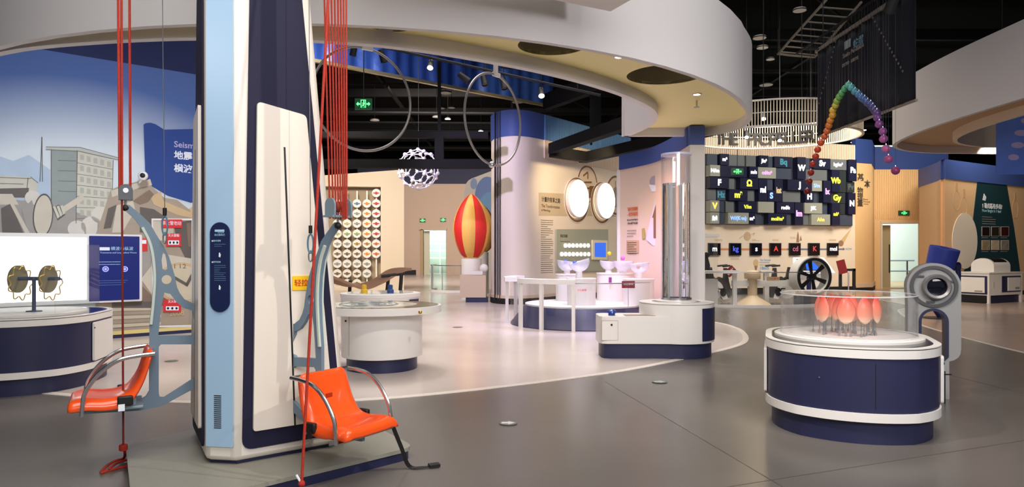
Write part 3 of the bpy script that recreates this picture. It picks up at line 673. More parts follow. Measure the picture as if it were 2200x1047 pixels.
# coral flower
petal_m = gradient_mat('coral_petal_dye', [(0, (255, 226, 196)), (.3, (250, 160, 130)), (1, (232, 62, 40))], 2, .0, .215, .35, 0, 0)
fw = thing('petal_flower', 'ring of translucent coral petals on thin steel rods inside the clear drum', 'flower model', (FX-.01, FY, .727))
pm = MB(); nu, nv = 12, 10; vs2 = []; fs2 = []
for i in range(nv+1):
    f = i/nv; z = .215*f; hw = .07*max(.02, math.sin(PI*(.02+.96*f**.85)))**.7
    for j in range(nu+1):
        v = -1+2*j/nu; vs2.append((v*hw, -.03*math.sin(PI*f)-.012+.035*v*v*math.sin(PI*f), z))
for i in range(nv):
    for j in range(nu): a = i*(nu+1)+j; fs2.append((a, a+1, a+nu+2, a+nu+1))
pm.add(vs2, fs2)
proto = pm.build('petal', petal_m, fw, smooth=70, recalc=True); sf = proto.modifiers.new('thickness', 'SOLIDIFY'); sf.thickness = .004
rodm = MB().tube([(0, 0, 0), (0, 0, .15)], .0035, 6).build('rod', steel, fw); ftm = MB().cyl((0, 0, 0), .009, .025, 10).build('rod_foot', steel, fw)
petals = [(-.22, -.08, -75), (-.10, -.21, -22), (.04, -.22, 10), (.17, -.15, 38), (.23, -.0, 80), (.24, .1, 110), (-.12, .14, 215), (-.02, .2, 190), (.1, .16, 160), (-.19, .06, -110), (.05, -.02, 20), (-.05, .02, 200)]
first = True
for k, (x, y, a) in enumerate(petals):
    tgt = [proto, rodm, ftm] if first else [proto.copy(), rodm.copy(), ftm.copy()]
    if not first:
        for o in tgt: COL.objects.link(o); o.parent = fw
    first = False
    tgt[0].location = (x, y, .1); tgt[0].rotation_euler = (math.radians(-3), 0, math.radians(a))
    tgt[1].location = (x, y, 0); tgt[2].location = (x, y, 0)
    rr = random.Random(k)
    for q in range(2):
        dx, dy = rr.uniform(-.05, .05), rr.uniform(-.05, .05)
        c = rodm.copy(); COL.objects.link(c); c.parent = fw; c.location = (x+dx, y+dy, 0); c.scale = (1, 1, .75)
        c = ftm.copy(); COL.objects.link(c); c.parent = fw; c.location = (x+dx, y+dy, 0)
# magnifier viewer fixed to the back of the flower table
vh = thing('lens_viewer', 'grey loop-shaped lens viewer standing behind the flower exhibit table', 'viewer', (at(2002, 615, 6.62).x, 6.62, 0), math.radians(-22))
RXm = Matrix.Rotation(PI/2, 4, 'X')
sil = [(-.225, .36), (-.2, .36)]
out_ = ellipse(0, 1.07, .225, .225, 24, 0, PI, False)+[(-.215, .9)]+[(-.215, .0)]+[(.13, .0)]+rounded_poly([(.13, .36), (.225, .38), (.225, .9)], [0, .1, 0])[1:]
opn = ellipse(.0, .735, .125, .125, 16, 0, PI, False)+[(-.125, .12), (.125, .4)]
vb = MB().prism(out_, -.09, .09, [opn], RXm).build('body', mat('viewer_grey', (150, 150, 148), .4), vh)
MB().prism(ellipse(.0, .735, .124, .124, 16, 0, PI, False)+[(-.124, .12), (.124, .4)], -.095, .095, [ellipse(.0, .735, .1, .1, 16, 0, PI, False)+[(-.104, .15), (.104, .39)]], RXm).build('opening_liner', navy, vh)
MB().lathe([(.17, 0), (.2, 0), (.2, .02), (.17, .02), (.17, 0)], 40, M=Matrix.Translation((0, -.09, 1.07)) @ RXm, cap=False).build('dark_ring', mat('viewer_dark_ring', (74, 74, 76), .4), vh)
for a in (20, 140, 260): MB().box((.15*math.cos(math.radians(a)), -.095, 1.07+.15*math.sin(math.radians(a))), (.07, .02, .018), M=None).build('ring_clip', MATS['viewer_dark_ring'], vh, smooth=0)
MB().lathe([(.085, 0), (.12, 0), (.12, .06), (.108, .07), (.085, .06), (.085, 0)], 40, M=Matrix.Translation((.02, -.09, 1.07)) @ RXm, cap=False).build('lens_barrel', mat('barrel_silver', (150, 148, 148), .3, .6), vh)
MB().lathe([(.0001, .03), (.05, .028), (.086, .02), (.086, 0), (.0001, 0)], 32, M=Matrix.Translation((.02, -.09, 1.07)) @ RXm, cap=False).build('lens', mat('dark_lens', (8, 10, 26), .05), vh)
br = thing('floor_bracket', 'thin dark metal bracket on the floor right of the flower table', 'bracket', (at(2030, 790, 6.3).x, 6.3, 0))
MB().tube([(-.2, 0, .27), (.06, 0, .27)], .006, 6).build('bar', blackmat, br); MB().tube([(0, 0, 0), (0, 0, .3)], .006, 6).build('post', blackmat, br)

# left wave-gear exhibit
GX, GY = -5.2, 7.32
gt = exhibit_table('gear_exhibit_table', 'navy and white round exhibit table below the wave disc model', (GX, GY), math.radians(12), .86, .74, .75, 1)
MB().lathe([(.62, 0), (.62, .02), (.6, .026), (0, .026)], 64, (-.05, -.05, .747)).build('white_disc', white, gt)
gm = mat('gold_wave', (206, 172, 90), .4, .5)
gb = thing('wave_disc_model', 'two round plates with gold wavy rims on a dark stand inside the case', 'model', (at(73, 600, 7.2).x, 7.2, .775))
MB().lathe([(.075, 0), (.07, .008), (.018, .014), (.018, .33), (.03, .335), (.03, .36), (0, .36)], 20).build('stand', mat('stand_blue_grey', (72, 84, 110), .4), gb)
MB().tube([(-.18, 0, .345), (.27, 0, .345)], .02, 12).build('shaft', MATS['stand_blue_grey'], gb)
MB().tube([(.27, 0, .345), (.36, -.1, .345)], .006, 8).build('crank', blackmat, gb)
for x in (-.17, .15):
    RY = Matrix.Translation((x, 0, .34)) @ Matrix.Rotation(math.radians(90), 4, 'Z') @ Matrix.Rotation(PI/2, 4, 'X')
    MB().cyl((0, 0, -.008), .145, .016, 40, RY).build('disc', mat('disc_olive', (140, 132, 104), .4, .3), gb)
    MB().tube([((.165+.022*math.cos(9*a))*math.cos(a), (.165+.022*math.cos(9*a))*math.sin(a)-.04, .03) for a in [2*PI*i/90 for i in range(90)]], .006, 6, True, RY).build('wave_ring', gm, gb)
cs = thing('clear_case', 'clear rectangular case on the left exhibit table', 'cover', (GX, GY, .775), math.radians(4))
for n_, c, d in (('front_pane', (-.02, -.42, .35), (1.1, .008, .7)), ('back_pane', (-.02, .42, .35), (1.1, .008, .7)), ('side_pane', (.53, 0, .35), (.008, .84, .7)), ('side_pane', (-.57, 0, .35), (.008, .84, .7)), ('lid', (-.02, 0, .704), (1.1, .84, .008))):
    MB().box(c, d).build(n_, glass, cs, smooth=0)

# white glass-topped tables
t1_ = thing('glass_top_table', 'white drum table with oval glass top and brass knob, right of the tower', 'exhibit table', (-1.57, 8.25, 0))
MB().cyl((0, 0, 0), .42, .17, 48).build('base', navy, t1_)
MB().cyl((0, 0, .16), .48, .52, 64).build('drum', white, t1_, bevel=.006)
ov = ellipse(-.06, -.0, .77, .66, 72)
MB().prism(ov, .68, .765).build('top_slab', white, t1_, bevel=.01)
MB().prism(ellipse(-.06, 0, .74, .63, 72), .765, .768, [ellipse(-.16, 0, .58, .5, 64)]).build('black_ring', MATS['black_gloss_top'], t1_)
MB().prism(ellipse(-.16, 0, .58, .5, 64), .765, .77).build('glass_disc', mat('table_glass', (196, 206, 200), .08), t1_)
for r_ in (.12, .2, .34): MB().lathe([(r_, 0), (r_+.012, 0), (r_+.012, .006), (r_, .006), (r_, 0)], 40, (-.16, 0, .77), cap=False).build('ring_track', steel, t1_)
MB().sphere((at(903, 674, 7.66).x+1.57, -.6, .725), .022, 12, 8).build('brass_knob', mat('brass', (206, 160, 70), .3, .9), t1_)
MB().box((-.31, -.365, .43), (.003, .01, .46), -.7).build('panel_seam', ink_grey, t1_, smooth=0)
MB().cyl((0, 0, 0), .012, .006, 12, Matrix.Translation((-.36, -.325, .6)) @ Matrix.Rotation(PI/2, 4, 'X')).build('lock', blackmat, t1_)
t2_ = thing('button_table', 'white drum table with yellow and blue push buttons behind the glass-topped table', 'exhibit table', (-2.0, 10.4, 0))
MB().cyl((0, 0, 0), .5, .18, 48).build('base', navy, t2_)
MB().cyl((0, 0, .17), .59, .56, 64).build('drum', white, t2_)
MB().lathe([(.6, 0), (.6, .05), (.5, .055), (0, .055)], 64, (0, 0, .73)).build('top', white, t2_)
MB().lathe([(.5, 0), (.5, .006), (0, .006)], 48, (0, 0, .785)).build('glass_disc', MATS['table_glass'], t2_)
MB().lathe([(.597, .4), (.597, .68), (.603, .68), (.603, .4), (.597, .4)], 20, a0=math.radians(230), a1=math.radians(275), cap=False).build('black_panel', black, t2_)
MB().lathe([(.597, .1), (.597, .7), (.603, .7), (.603, .1), (.597, .1)], 12, a0=math.radians(325), a1=math.radians(350), cap=False).build('navy_panel', navy, t2_)
for px_, m_, nm in ((784, mat('yellow_plastic', (222, 176, 40), .4), 'yellow_button'), (840, mat('blue_plastic', (44, 70, 130), .4), 'blue_knob')):
    x = (px_-1100)/F*10.2+2.0; MB().lathe([(.05, 0), (.05, .05), (.035, .06), (.035, .12), (0, .13)], 20, (x, -.25, .79)).build(nm, m_, t2_)
# curved slat bench
bn = thing('slat_wave_model', 'brown wavy slat model on black legs behind the button table', 'model', (-2.55, 13.0, 0))
wood = mat('walnut_slat', (150, 116, 92), .5, noise=.15, nscale=12)
for k in range(5):
    pts = smoothpts([(-.95, -.3+.14*k, .98-.045*k), (-.6, -.3+.14*k, .84-.03*k), (-.2, -.3+.14*k, .70+.025*k), (.12, -.3+.14*k, .80+.05*k), (.35, -.3+.14*k, .93+.03*k), (.6, -.3+.14*k, 1.06-.005*k)], 5)
    m = MB()
    for i in range(len(pts)-1):
        a, b = pts[i], pts[i+1]; s_ = Vector((0, .022, 0)); u_ = Vector((0, 0, .05))
        m.add([a-s_, a+s_, b+s_, b-s_, a-s_+u_, a+s_+u_, b+s_+u_, b-s_+u_], [(0,1,2,3),(4,7,6,5),(0,4,5,1),(1,5,6,2),(2,6,7,3),(3,7,4,0)])
    m.build('slat', wood, bn, smooth=50)
for x in (.5, -.9):
    MB().tube([(x, -.32, 1.0 if x > 0 else .88), (x-.08, -.32, 0)], .035, 8).build('leg', blackmat, bn); MB().tube([(x-.35 if x > 0 else x+.3, .3, .98 if x > 0 else .85), (x-.45 if x > 0 else x+.25, .3, 0)], .035, 8).build('leg', blackmat, bn)
MB().tube([(.12, -.3, .95), (.55, -.3, 1.0)], .03, 8).build('crossbar', blackmat, bn)

# pump pedestal
PX, PY = 2.25, 9.36
pd = thing('water_column_cabinet', 'white keyhole-shaped cabinet with navy base carrying the tall clear column', 'exhibit table', (PX, PY, 0))
def keyhole(r_, x0, y0, y1, inset=0, fil=.14):
    R = r_-inset; pts = [(math.cos(a)*R, math.sin(a)*R) for a in [math.radians(-95+i*5.5) for i in range(50)]]
    return pts+[(-.3, y1-inset)]+rounded_poly([(x0+inset, y1-inset), (x0+inset, y0+inset)], 0)[:0]+[(x0+inset+.1, y1-inset), (x0+inset+.03, y1-inset-.03), (x0+inset, y1-inset-.1), (x0+inset, y0+inset+.1), (x0+inset+.03, y0+inset+.03), (x0+inset+.1, y0+inset)]+[(-.55, y0+inset), (-.38, y0+inset-.0), (-.24, -R+.045)]
kp = keyhole(.5, -1.1, -.44, .12)
MB().prism(keyhole(.5, -1.1, -.44, .12, .035), 0, .21).build('base', navy, pd)
MB().prism([(-1.1+.1, .12), (-1.07, .09), (-1.1, .02), (-1.1, -.34), (-1.07, -.41), (-1.0, -.44), (-.55, -.44), (-.38, -.445), (-.2, -.46), (0, -.3), (0, .12)], .2, .555).build('low_body', white, pd)
MB().cyl((0, 0, .2), .5, .505, 72).build('round_body', white, pd)
MB().cyl((0, 0, .705), .493, .006, 72).build('shadow_gap', black, pd)
MB().lathe([(.5, .711), (.5, .724), (.47, .727), (.33, .727), (.33, .72)], 72, cap=False).build('rim', white, pd)
MB().cyl((0, 0, .715), .47, .008, 60).build('black_top', MATS['black_gloss_top'], pd)
MB().lathe([(.29, 0), (.29, .02), (.24, .03), (0, .03)], 48, (0, 0, .722)).build('column_foot', white, pd)
d_ = MB().prism(rrect(-1.075, .25, -.87, .5, .005), 0, .006, (), Matrix.Translation((0, -.44, 0)) @ RXm).build('service_door', white, pd)
MB().prism(rrect(-1.08, .245, -.865, .505, .005), 0, .002, (), Matrix.Translation((0, -.44, 0)) @ RXm).build('door_gap', ink_grey, pd, smooth=0)
MB().cyl((0, 0, 0), .014, .012, 14, Matrix.Translation((-.95, -.443, .45)) @ RXm).build('lock', blackmat, d_)
MB().lathe([(.502, .23), (.502, .66), (.508, .66), (.508, .23), (.502, .23)], 16, a0=math.radians(-62), a1=math.radians(-18), cap=False).build('navy_door', navy, pd)
MB().lathe([(.045, 0), (.045, .03), (.065, .035), (.06, .06), (.035, .08), (0, .085)], 24, (-.92, -.25, .555)).build('blue_button', mat('blue_dome', (40, 66, 140), .2), pd)
MB().box((-.5, -.25, .558), (.5, .2, .006)).build('info_plate', mat('plate_brown_grey', (150, 130, 120), .4), pd, smooth=0)
cl = thing('water_column', 'tall clear acrylic column filled with water', 'column', (PX, PY, .752))
water = mat('water', (235, 242, 248), .0, trans=1, ior=1.33)
MB().lathe([(.205, 0), (.205, 1.98), (.192, 1.98), (.192, 0), (.205, 0)], 64, cap=False).build('tube', clear, cl)
MB().lathe([(.0001, 1.97), (.207, 1.97), (.207, 1.995), (.0001, 1.995)], 64, cap=False).build('lid', mat('lid_blue_tint', (214, 222, 255), .1, alpha=.45), cl)
MB().cyl((0, 0, .0), .186, 1.585, 64).build('water', water, cl)
MB().lathe([(.208, 0), (.208, .03), (.186, .03)], 48, cap=False).build('clamp_ring', chrome, cl)
for x in (-.06, .05): MB().tube([(x, .05, .02), (x, .05, 1.57)], .012, 10).build('inner_pipe', white, cl)

# air-bowl stage
BX, BY = 1.42, 13.45
st = thing('bowl_stage', 'round stage with sloping navy skirt and white top under the clear bowls', 'stage', (BX, BY, 0))
MB().lathe([(1.45, 0), (1.45, .02), (1.17, .37), (0, .37)], 96).build('skirt', navy, st)
MB().lathe([(1.16, .37), (1.16, .4), (0, .4)], 96).build('top', white, st)
rl = thing('stage_guard_rail', 'white guard rail with clear panels around the bowl stage', 'railing', (BX, BY, 0))
def arc_slab(r0, r1, z0, z1, a0, a1, n=20):
    pts = [(r1*math.cos(a), r1*math.sin(a)) for a in [a0+(a1-a0)*i/n for i in range(n+1)]]+[(r0*math.cos(a), r0*math.sin(a)) for a in [a1+(a0-a1)*i/n for i in range(n+1)]]
    return MB().prism(pts, z0, z1)
R_ = math.radians
arc_slab(1.34, 1.58, .83, .915, R_(213), R_(258)).build('rail_slab', white, rl)
arc_slab(1.34, 1.58, .83, .915, R_(150), R_(190)).build('rail_slab', white, rl)
for a in (214, 234, 257, 178, 152): MB().box((1.52*math.cos(R_(a)), 1.52*math.sin(R_(a)), .44), (.06, .06, .88), R_(a)).build('post', white, rl, smooth=0)
arc_slab(1.47, 1.477, .02, .84, R_(190), R_(318), 40).build('clear_panel', glass, rl)
arc_slab(1.465, 1.482, .84, .855, R_(257), R_(318), 30).build('top_edge', steel, rl)
sp_ = MB().prism(rrect(-.1, -.04, .1, .04, .004), 0, .004).build('notice', mat('pink_notice', (240, 214, 222), .5), rl, Matrix.Translation((1.485*math.cos(R_(262)), 1.485*math.sin(R_(262)), .73)) @ Matrix.Rotation(R_(262)+PI/2, 4, 'Z') @ RXm, smooth=0)
text('小心玻璃', .04, red_print, sp_, Matrix.Translation((.01, 0, .004)), .001)
bowl_m = clear_mat('frosted_acrylic', (.9, .9, .95), .3, .1, fog=.32)
def pedestal(px, d, r_, h, label):
    t = thing('white_pedestal', label, 'pedestal', ((px-1100)/F*d, d, .4), group='pedestals on the bowl stage')
    MB().cyl((0, 0, 0), r_, h-.4, 48).build('drum', white, t); MB().lathe([(r_+.01, 0), (r_+.01, .02), (0, .025)], 48, (0, 0, h-.4)).build('cap', white, t); return t
pedestal(1222, 14.1, .27, .93, 'white drum pedestal at the back left of the bowl stage')
pedestal(1249, 12.95, .27, .885, 'white drum pedestal at the front left of the bowl stage, notice in front')
pedestal(1322, 14.1, .38, .95, 'wide white drum pedestal at the back right of the bowl stage')
pedestal(1372, 13.0, .29, .875, 'white drum pedestal at the right edge of the bowl stage')
def bowl(px, d, zc, r_, tilt, base, label):
    t = thing('air_bowl', label, 'bowl', ((px-1100)/F*d, d, base), group='clear bowls on pedestals')
    T = Matrix.Translation((0, 0, zc-base)) @ Matrix.Rotation(tilt, 4, 'Y')
    pr = [(max(.0001, r_*math.sin(a)), -r_*math.cos(a)) for a in [PI/2*i/10 for i in range(11)]]
    MB().lathe(pr+[(r-.008 if r > .01 else .0001, z+.006) for r, z in reversed(pr)], 40, M=T, cap=False).build('shell', bowl_m, t)
    MB().lathe([(.075, 0), (.065, .03), (.06, zc-base-r_+.02), (0, zc-base-r_+.02)], 24).build('neck', white, t); return t
def zat(py, d): return EYE-(py-HZ)/F*d
bowl(1218, 14.1, zat(562, 14.1), .205, .12, .955, 'clear bowl with a blue ball, back left of the stage')
bowl(1244, 12.95, zat(562, 12.95), .2, -.3, .91, 'tilted clear bowl at the front left of the stage')
bowl(1307, 14.22, zat(562, 14.22), .18, .1, .975, 'clear bowl below the floating yellow ball')
bowl(1339, 13.88, zat(562, 13.88), .2, 0, .975, 'wide clear bowl below the floating pink ball')
bowl(1373, 13.0, zat(566, 13.0), .19, -.1, .90, 'clear bowl with an orange ball, right end of the stage')
def ball(px, py, d, r_, col, label, em=0):
    b = MB().sphere(at(px, py, d), r_, 20, 12).build('floating_ball', mat('ball_%d_%d_%d' % col, col, .4, emit=col, estr=em), smooth=80)
    return tag(b, label, 'ball', 'balls of the air bowls')
ball(1215, 563, 14.1, .045, (70, 90, 210), 'blue ball inside the back left clear bowl')
ball(1235, 565, 12.93, .04, (60, 90, 200), 'blue ball at the rim of the tilted clear bowl')
ball(1309, 545, 14.1, .043, (236, 196, 40), 'yellow ball floating above a clear bowl')
ball(1338, 555, 13.9, .045, (232, 110, 220), 'pink ball floating above the wide clear bowl')
ball(1371, 574, 13.0, .04, (206, 110, 60), 'orange ball low in the right-hand clear bowl')
rs = thing('red_notice', 'wine-red rectangular notice on the right of the bowl stage', 'sign', (at(1350, 609, 12.55).x, 12.55, zat(620, 12.55)))
MB().box((0, 0, .07), (.24, .008, .13)).build('card', wine, rs, smooth=0); MB().tube([(0, .01, -.46), (0, .01, .1)], .006, 6).build('stem', steel, rs)
text('禁止攀爬', .045, ink_white, rs, Matrix.Translation((0, -.0045, .08)) @ RXm, .001)
sk = tag(MB().box(at(1311, 602, 13.68), (.06, .004, .11)).build('violet_sticker', mat('violet_sticker', (130, 50, 130), .5), smooth=0), 'small violet label on the wide white pedestal', 'sticker')
# ================================================================== WALL PRINTS AND BACKGROUND EXHIBITS
def decal(FC, parent, name, pts, m, off=.0, th=.004, holes=()):
    return MB().prism([FC.hit(*p) for p in pts], off, off+th, [[FC.hit(*p) for p in h] for h in holes]).build(name, m, parent, smooth=0)
def decal_line(FC, parent, name, pts, w, m, off=.0, th=.004):
    q = [FC.hit(*p) for p in pts]; b = MB()
    for (x0, y0), (x1, y1) in zip(q, q[1:]):
        d = Vector((x1-x0, y1-y0)); L = d.length; b.box((0, 0, 0), (L+w, w, th), M=Matrix.Translation(((x0+x1)/2, (y0+y1)/2, off+th/2)) @ Matrix.Rotation(math.atan2(d.y, d.x), 4, 'Z'))
    return b.build(name, m, parent, smooth=0, recalc=False)
def wtext(FC, parent, body, px, py, hpx, m, off=.004, align='LEFT', bold=0, sx=1, name='lettering', world=None, fit=None):
    """lettering on a wall; parent mesh already carries the wall frame when world is None"""
    s, t = FC.hit(px, py); t2 = FC.hit(px, py-hpx)[1]
    o = text(body, (t2-t)/.72, m, parent, (FC.M if world else Matrix()) @ Matrix.Translation((s, (t+t2)/2, off)), .002, align, name, bold*(t2-t), sx)
    if fit:
        w = max(v.co.x for v in o.data.vertices); k = (FC.hit(fit, py)[0]-s)/w
        for v in o.data.vertices: v.co.x *= k
    return o
# ---------------- mural wall (children of wall_left live in its own frame)
cc = {k: mat('mural_'+k, v, .65, noise=.1 if k != 'blue' else 0, nscale=5) for k, v in dict(hill=(172, 188, 204), wallgrey=(142, 150, 146), cream=(196, 192, 176), roof=(182, 182, 172), line=(86, 84, 80), dark=(96, 88, 82), taupe=(164, 148, 130), lightstone=(198, 188, 170), brown=(128, 108, 90), cloud=(206, 200, 188), blue=(34, 64, 134), stone=(156, 150, 142), tan=(196, 168, 128), step=(196, 184, 158)).items()}
decal(WL, wl, 'hills', [(-60, 318), (0, 336), (28, 346), (62, 333), (108, 365), (108, 500), (-60, 500)], cc['hill'], 0, .003)
decal_line(WL, wl, 'antenna', [(90, 295), (86, 390)], .009, cc['line'], .003)
decal_line(WL, wl, 'antenna', [(90, 295), (91, 390)], .009, cc['line'], .003)
decal(WL, wl, 'building_side', [(110, 322), (166, 323), (163, 500), (110, 500)], cc['wallgrey'], .003)
decal(WL, wl, 'building_front', [(166, 323), (243, 345), (239, 500), (163, 500)], cc['cream'], .003)
decal(WL, wl, 'building_roof', [(99, 316), (172, 317), (253, 339), (253, 344), (168, 325), (99, 322)], cc['roof'], .007)
for k in range(4): decal_line(WL, wl, 'storey_line', [(125, 345+k*22), (163, 346+k*22)], .007, cc['line'], .007, .002)
for e0, e1 in (((110, 322), (110, 480)), ((166, 324), (163, 480)), ((243, 345), (239, 480)), ((99, 322), (168, 325)), ((168, 325), (253, 344)), ((99, 316), (172, 317)), ((172, 317), (253, 339)), ((-20, 381), (66, 384)), ((60, 383), (58, 404)), ((-20, 394), (50, 396)), ((66, 381), (81, 393))): decal_line(WL, wl, 'ink_line', [e0, e1], .008, cc['line'], .012, .002)
for r_ in range(6):
    decal_line(WL, wl, 'storey_line', [(165, 350+r_*24), (241, 364+r_*21)], .007, cc['line'], .007, .002)
    for c in range(5):
        x = 172+c*14.5; y = 330+r_*24+(x-166)*(.26-r_*.035)
        decal(WL, wl, 'painted_window', [(x, y), (x+8, y+1.5), (x+8, y+13), (x, y+12)], mat('mural_window', (172, 170, 158), .65), .007, .003)
decal(WL, wl, 'ruin_block', [(-40, 376), (66, 381), (81, 393), (78, 414), (-40, 410)], cc['cream'], .005)
decal(WL, wl, 'ruin_shadow', [(-40, 406), (62, 404), (60, 425), (-40, 424)], cc['dark'], .006)
decal(WL, wl, 'ruin_ledge', [(-40, 417), (26, 417), (40, 440), (-40, 440)], cc['lightstone'], .01)
decal(WL, wl, 'rubble_base', [(-60, 425), (20, 436), (36, 430), (66, 432), (80, 440), (110, 435), (200, 470), (240, 440), (240, 505), (-60, 505)], cc['stone'], .004)
for x, y, r_ in ((70, 425, 17), (92, 437, 12), (215, 462, 20), (196, 485, 22), (228, 488, 20), (165, 492, 20)):
    decal(WL, wl, 'dust_cloud', ellipse(x, y, r_, r_*.9, 18), cc['cloud'], .009)
decal(WL, wl, 'fallen_slab', [(2, 448), (22, 438), (52, 505), (5, 505)], cc['dark'], .014)
decal(WL, wl, 'fallen_beam', [(20, 436), (28, 436), (66, 505), (55, 505)], cc['lightstone'], .016)
decal(WL, wl, 'barrel_body', [(46, 452), (68, 430), (92, 500), (62, 505)], cc['stone'], .014)
el = [(92+22*math.cos(a)*.9-math.sin(a)*10, 463+44*math.sin(a)+math.cos(a)*16) for a in [2*PI*i/28 for i in range(28)]]
decal(WL, wl, 'barrel_rim', el, cc['line'], .018); decal(WL, wl, 'barrel_face', [(92+(x-92)*.88, 463+(y-463)*.92) for x, y in el], cc['lightstone'], .0225)
decal(WL, wl, 'pipe', [(132, 446), (176, 418), (182, 428), (140, 456)], cc['lightstone'], .02); decal(WL, wl, 'pipe_collar', [(112, 446), (126, 440), (140, 462), (124, 474)], cc['dark'], .018)
for k in range(3): decal(WL, wl, 'collar_ring', [(113+k*8, 445-k*1), (118+k*8, 443-k), (128+k*6, 466-k*4), (123+k*6, 470-k*4)], cc['cream'], .0225)
# collapsed house relief right of the screen
decal(WL, wl, 'collapsed_house', [(205, 505), (238, 408), (262, 398), (320, 385), (327, 402), (352, 425), (380, 430), (408, 452), (436, 428), (436, 705), (205, 705)], cc['taupe'], .004, .012)
frag = [('lightstone', [(238, 410), (322, 385), (326, 398), (300, 404), (240, 424)]), ('dark', [(232, 448), (250, 440), (238, 490), (222, 492)]), ('lightstone', [(250, 442), (285, 432), (290, 452), (262, 500), (240, 500)]), ('brown', [(285, 432), (320, 408), (330, 418), (318, 434), (300, 440)]),
        ('tan', [(322, 424), (345, 412), (350, 432), (405, 455), (432, 462), (425, 472), (380, 462), (330, 440)]), ('tan', [(405, 450), (432, 428), (434, 460), (418, 468)]), ('dark', [(300, 445), (330, 450), (372, 478), (360, 500), (300, 500)]), ('lightstone', [(325, 470), (372, 476), (372, 520), (325, 515)]),
        ('dark', [(372, 480), (436, 470), (436, 545), (400, 560), (380, 520)]), ('brown', [(400, 480), (432, 474), (420, 530), (404, 530)]), ('stone', [(300, 520), (325, 520), (322, 590), (302, 590)]), ('lightstone', [(302, 600), (345, 545), (436, 560), (436, 620), (330, 640)]),
        ('brown', [(302, 612), (330, 640), (436, 640), (436, 660), (302, 656)]), ('dark', [(240, 648), (340, 648), (330, 662), (240, 662)])]
for k, (c, p) in enumerate(frag): decal(WL, wl, 'rubble_fragment', p, cc[c], .016+.002*(k % 4), .005)
decal(WL, wl, 'clock_rim', ellipse(388, 608, 52, 44, 32), cc['tan'], .026); decal(WL, wl, 'clock_face', ellipse(388, 608, 46, 38, 32), cc['step'], .031)
decal_line(WL, wl, 'clock_hands', [(372, 596), (400, 612), (412, 590)], .05, cc['dark'], .036)
wtext(WL, wl, 'I 12', 372, 578, 10, cc['brown'], .036, sx=1.2); wtext(WL, wl, '2008', 362, 680, 11, cc['tan'], .03, bold=.03)
for k in range(6): decal(WL, wl, 'painted_step', [(236, 662+k*9), (345, 660+k*8), (345, 666+k*8), (236, 669+k*9)], cc['step'] if k % 2 == 0 else cc['taupe'], .018+.001*k)
decal(WL, wl, 'blue_heading_flag', [(308, 268), (313, 265), (322, 264), (333, 267), (352, 279), (440, 277), (440, 425), (410, 436), (360, 421), (325, 400), (312, 385)], cc['blue'], .012, .006)
wtext(WL, wl, 'Seismic', 373, 317, 13, mat('lilac_print', (176, 170, 210), .6), .019, bold=.02)
wtext(WL, wl, '地震中的', 373, 341, 13.5, ink_white, .019, bold=.03); wtext(WL, wl, '横波和纵波', 373, 369, 13.5, ink_white, .019, bold=.03)
# back-lit box with the blue screen
lb = thing('light_box', 'long white back-lit panel with a blue screen on the mural wall', 'display panel', WL.at(0, 0, 0).translation); lb.matrix_basis = WL.M
sA, tA = WL.hit(300, 646); sB, tB = WL.hit(300, 505); sL0 = WL.hit(-90, 600)[0]; sm1, _ = WL.hit(182, 600); sm0, _ = WL.hit(187, 600)
MB().prism(rrect(sL0, tA, sA, tB, .02), .03, .16).build('frame', white, lb)
MB().prism(rrect(sL0+.04, tA+.06, sm1, tB-.06, .01), .16, .165).build('lit_panel', glow_white, lb, smooth=0)
scn = MB().prism(rrect(sm0, tA+.03, sA-.04, tB-.03, .01), .16, .17).build('blue_screen', screen_navy, lb, smooth=0)
wtext(WL, scn, '横波与纵波', 233, 538, 6.2, cyan, .171); wtext(WL, scn, 'Transverse and Longitudinal Waves', 210, 545, 3.5, cyan, .171)
s_, t_ = WL.hit(220, 535); MB().box((s_, t_, .172), (.14, .05, .003)).build('title_plate', ink_white, scn, smooth=0)
for x in (222, 263):
    s_, t_ = WL.hit(x, 578); MB().prism(ellipse(s_, t_, .045, .045, 24), .17, .173, [ellipse(s_, t_, .03, .03, 24)]).build('ring_icon', mat('violet_glow', (150, 150, 240), .5, emit=(150, 150, 250), estr=.8), scn, smooth=0); MB().prism(ellipse(s_, t_, .02, .02, 16), .17, .173).build('dot_icon', MATS['violet_glow'], scn, smooth=0)
s_, t_ = WL.hit(208, 563); textlines(s_, t_, .3, 2, .04, .008, cyan, scn, Matrix.Translation((0, 0, .17)), seed=5)
s_, t_ = WL.hit(208, 603); textlines(s_, t_, .5, 3, .035, .007, MATS['dim_cyan_print'], scn, Matrix.Translation((0, 0, .17)), seed=6)
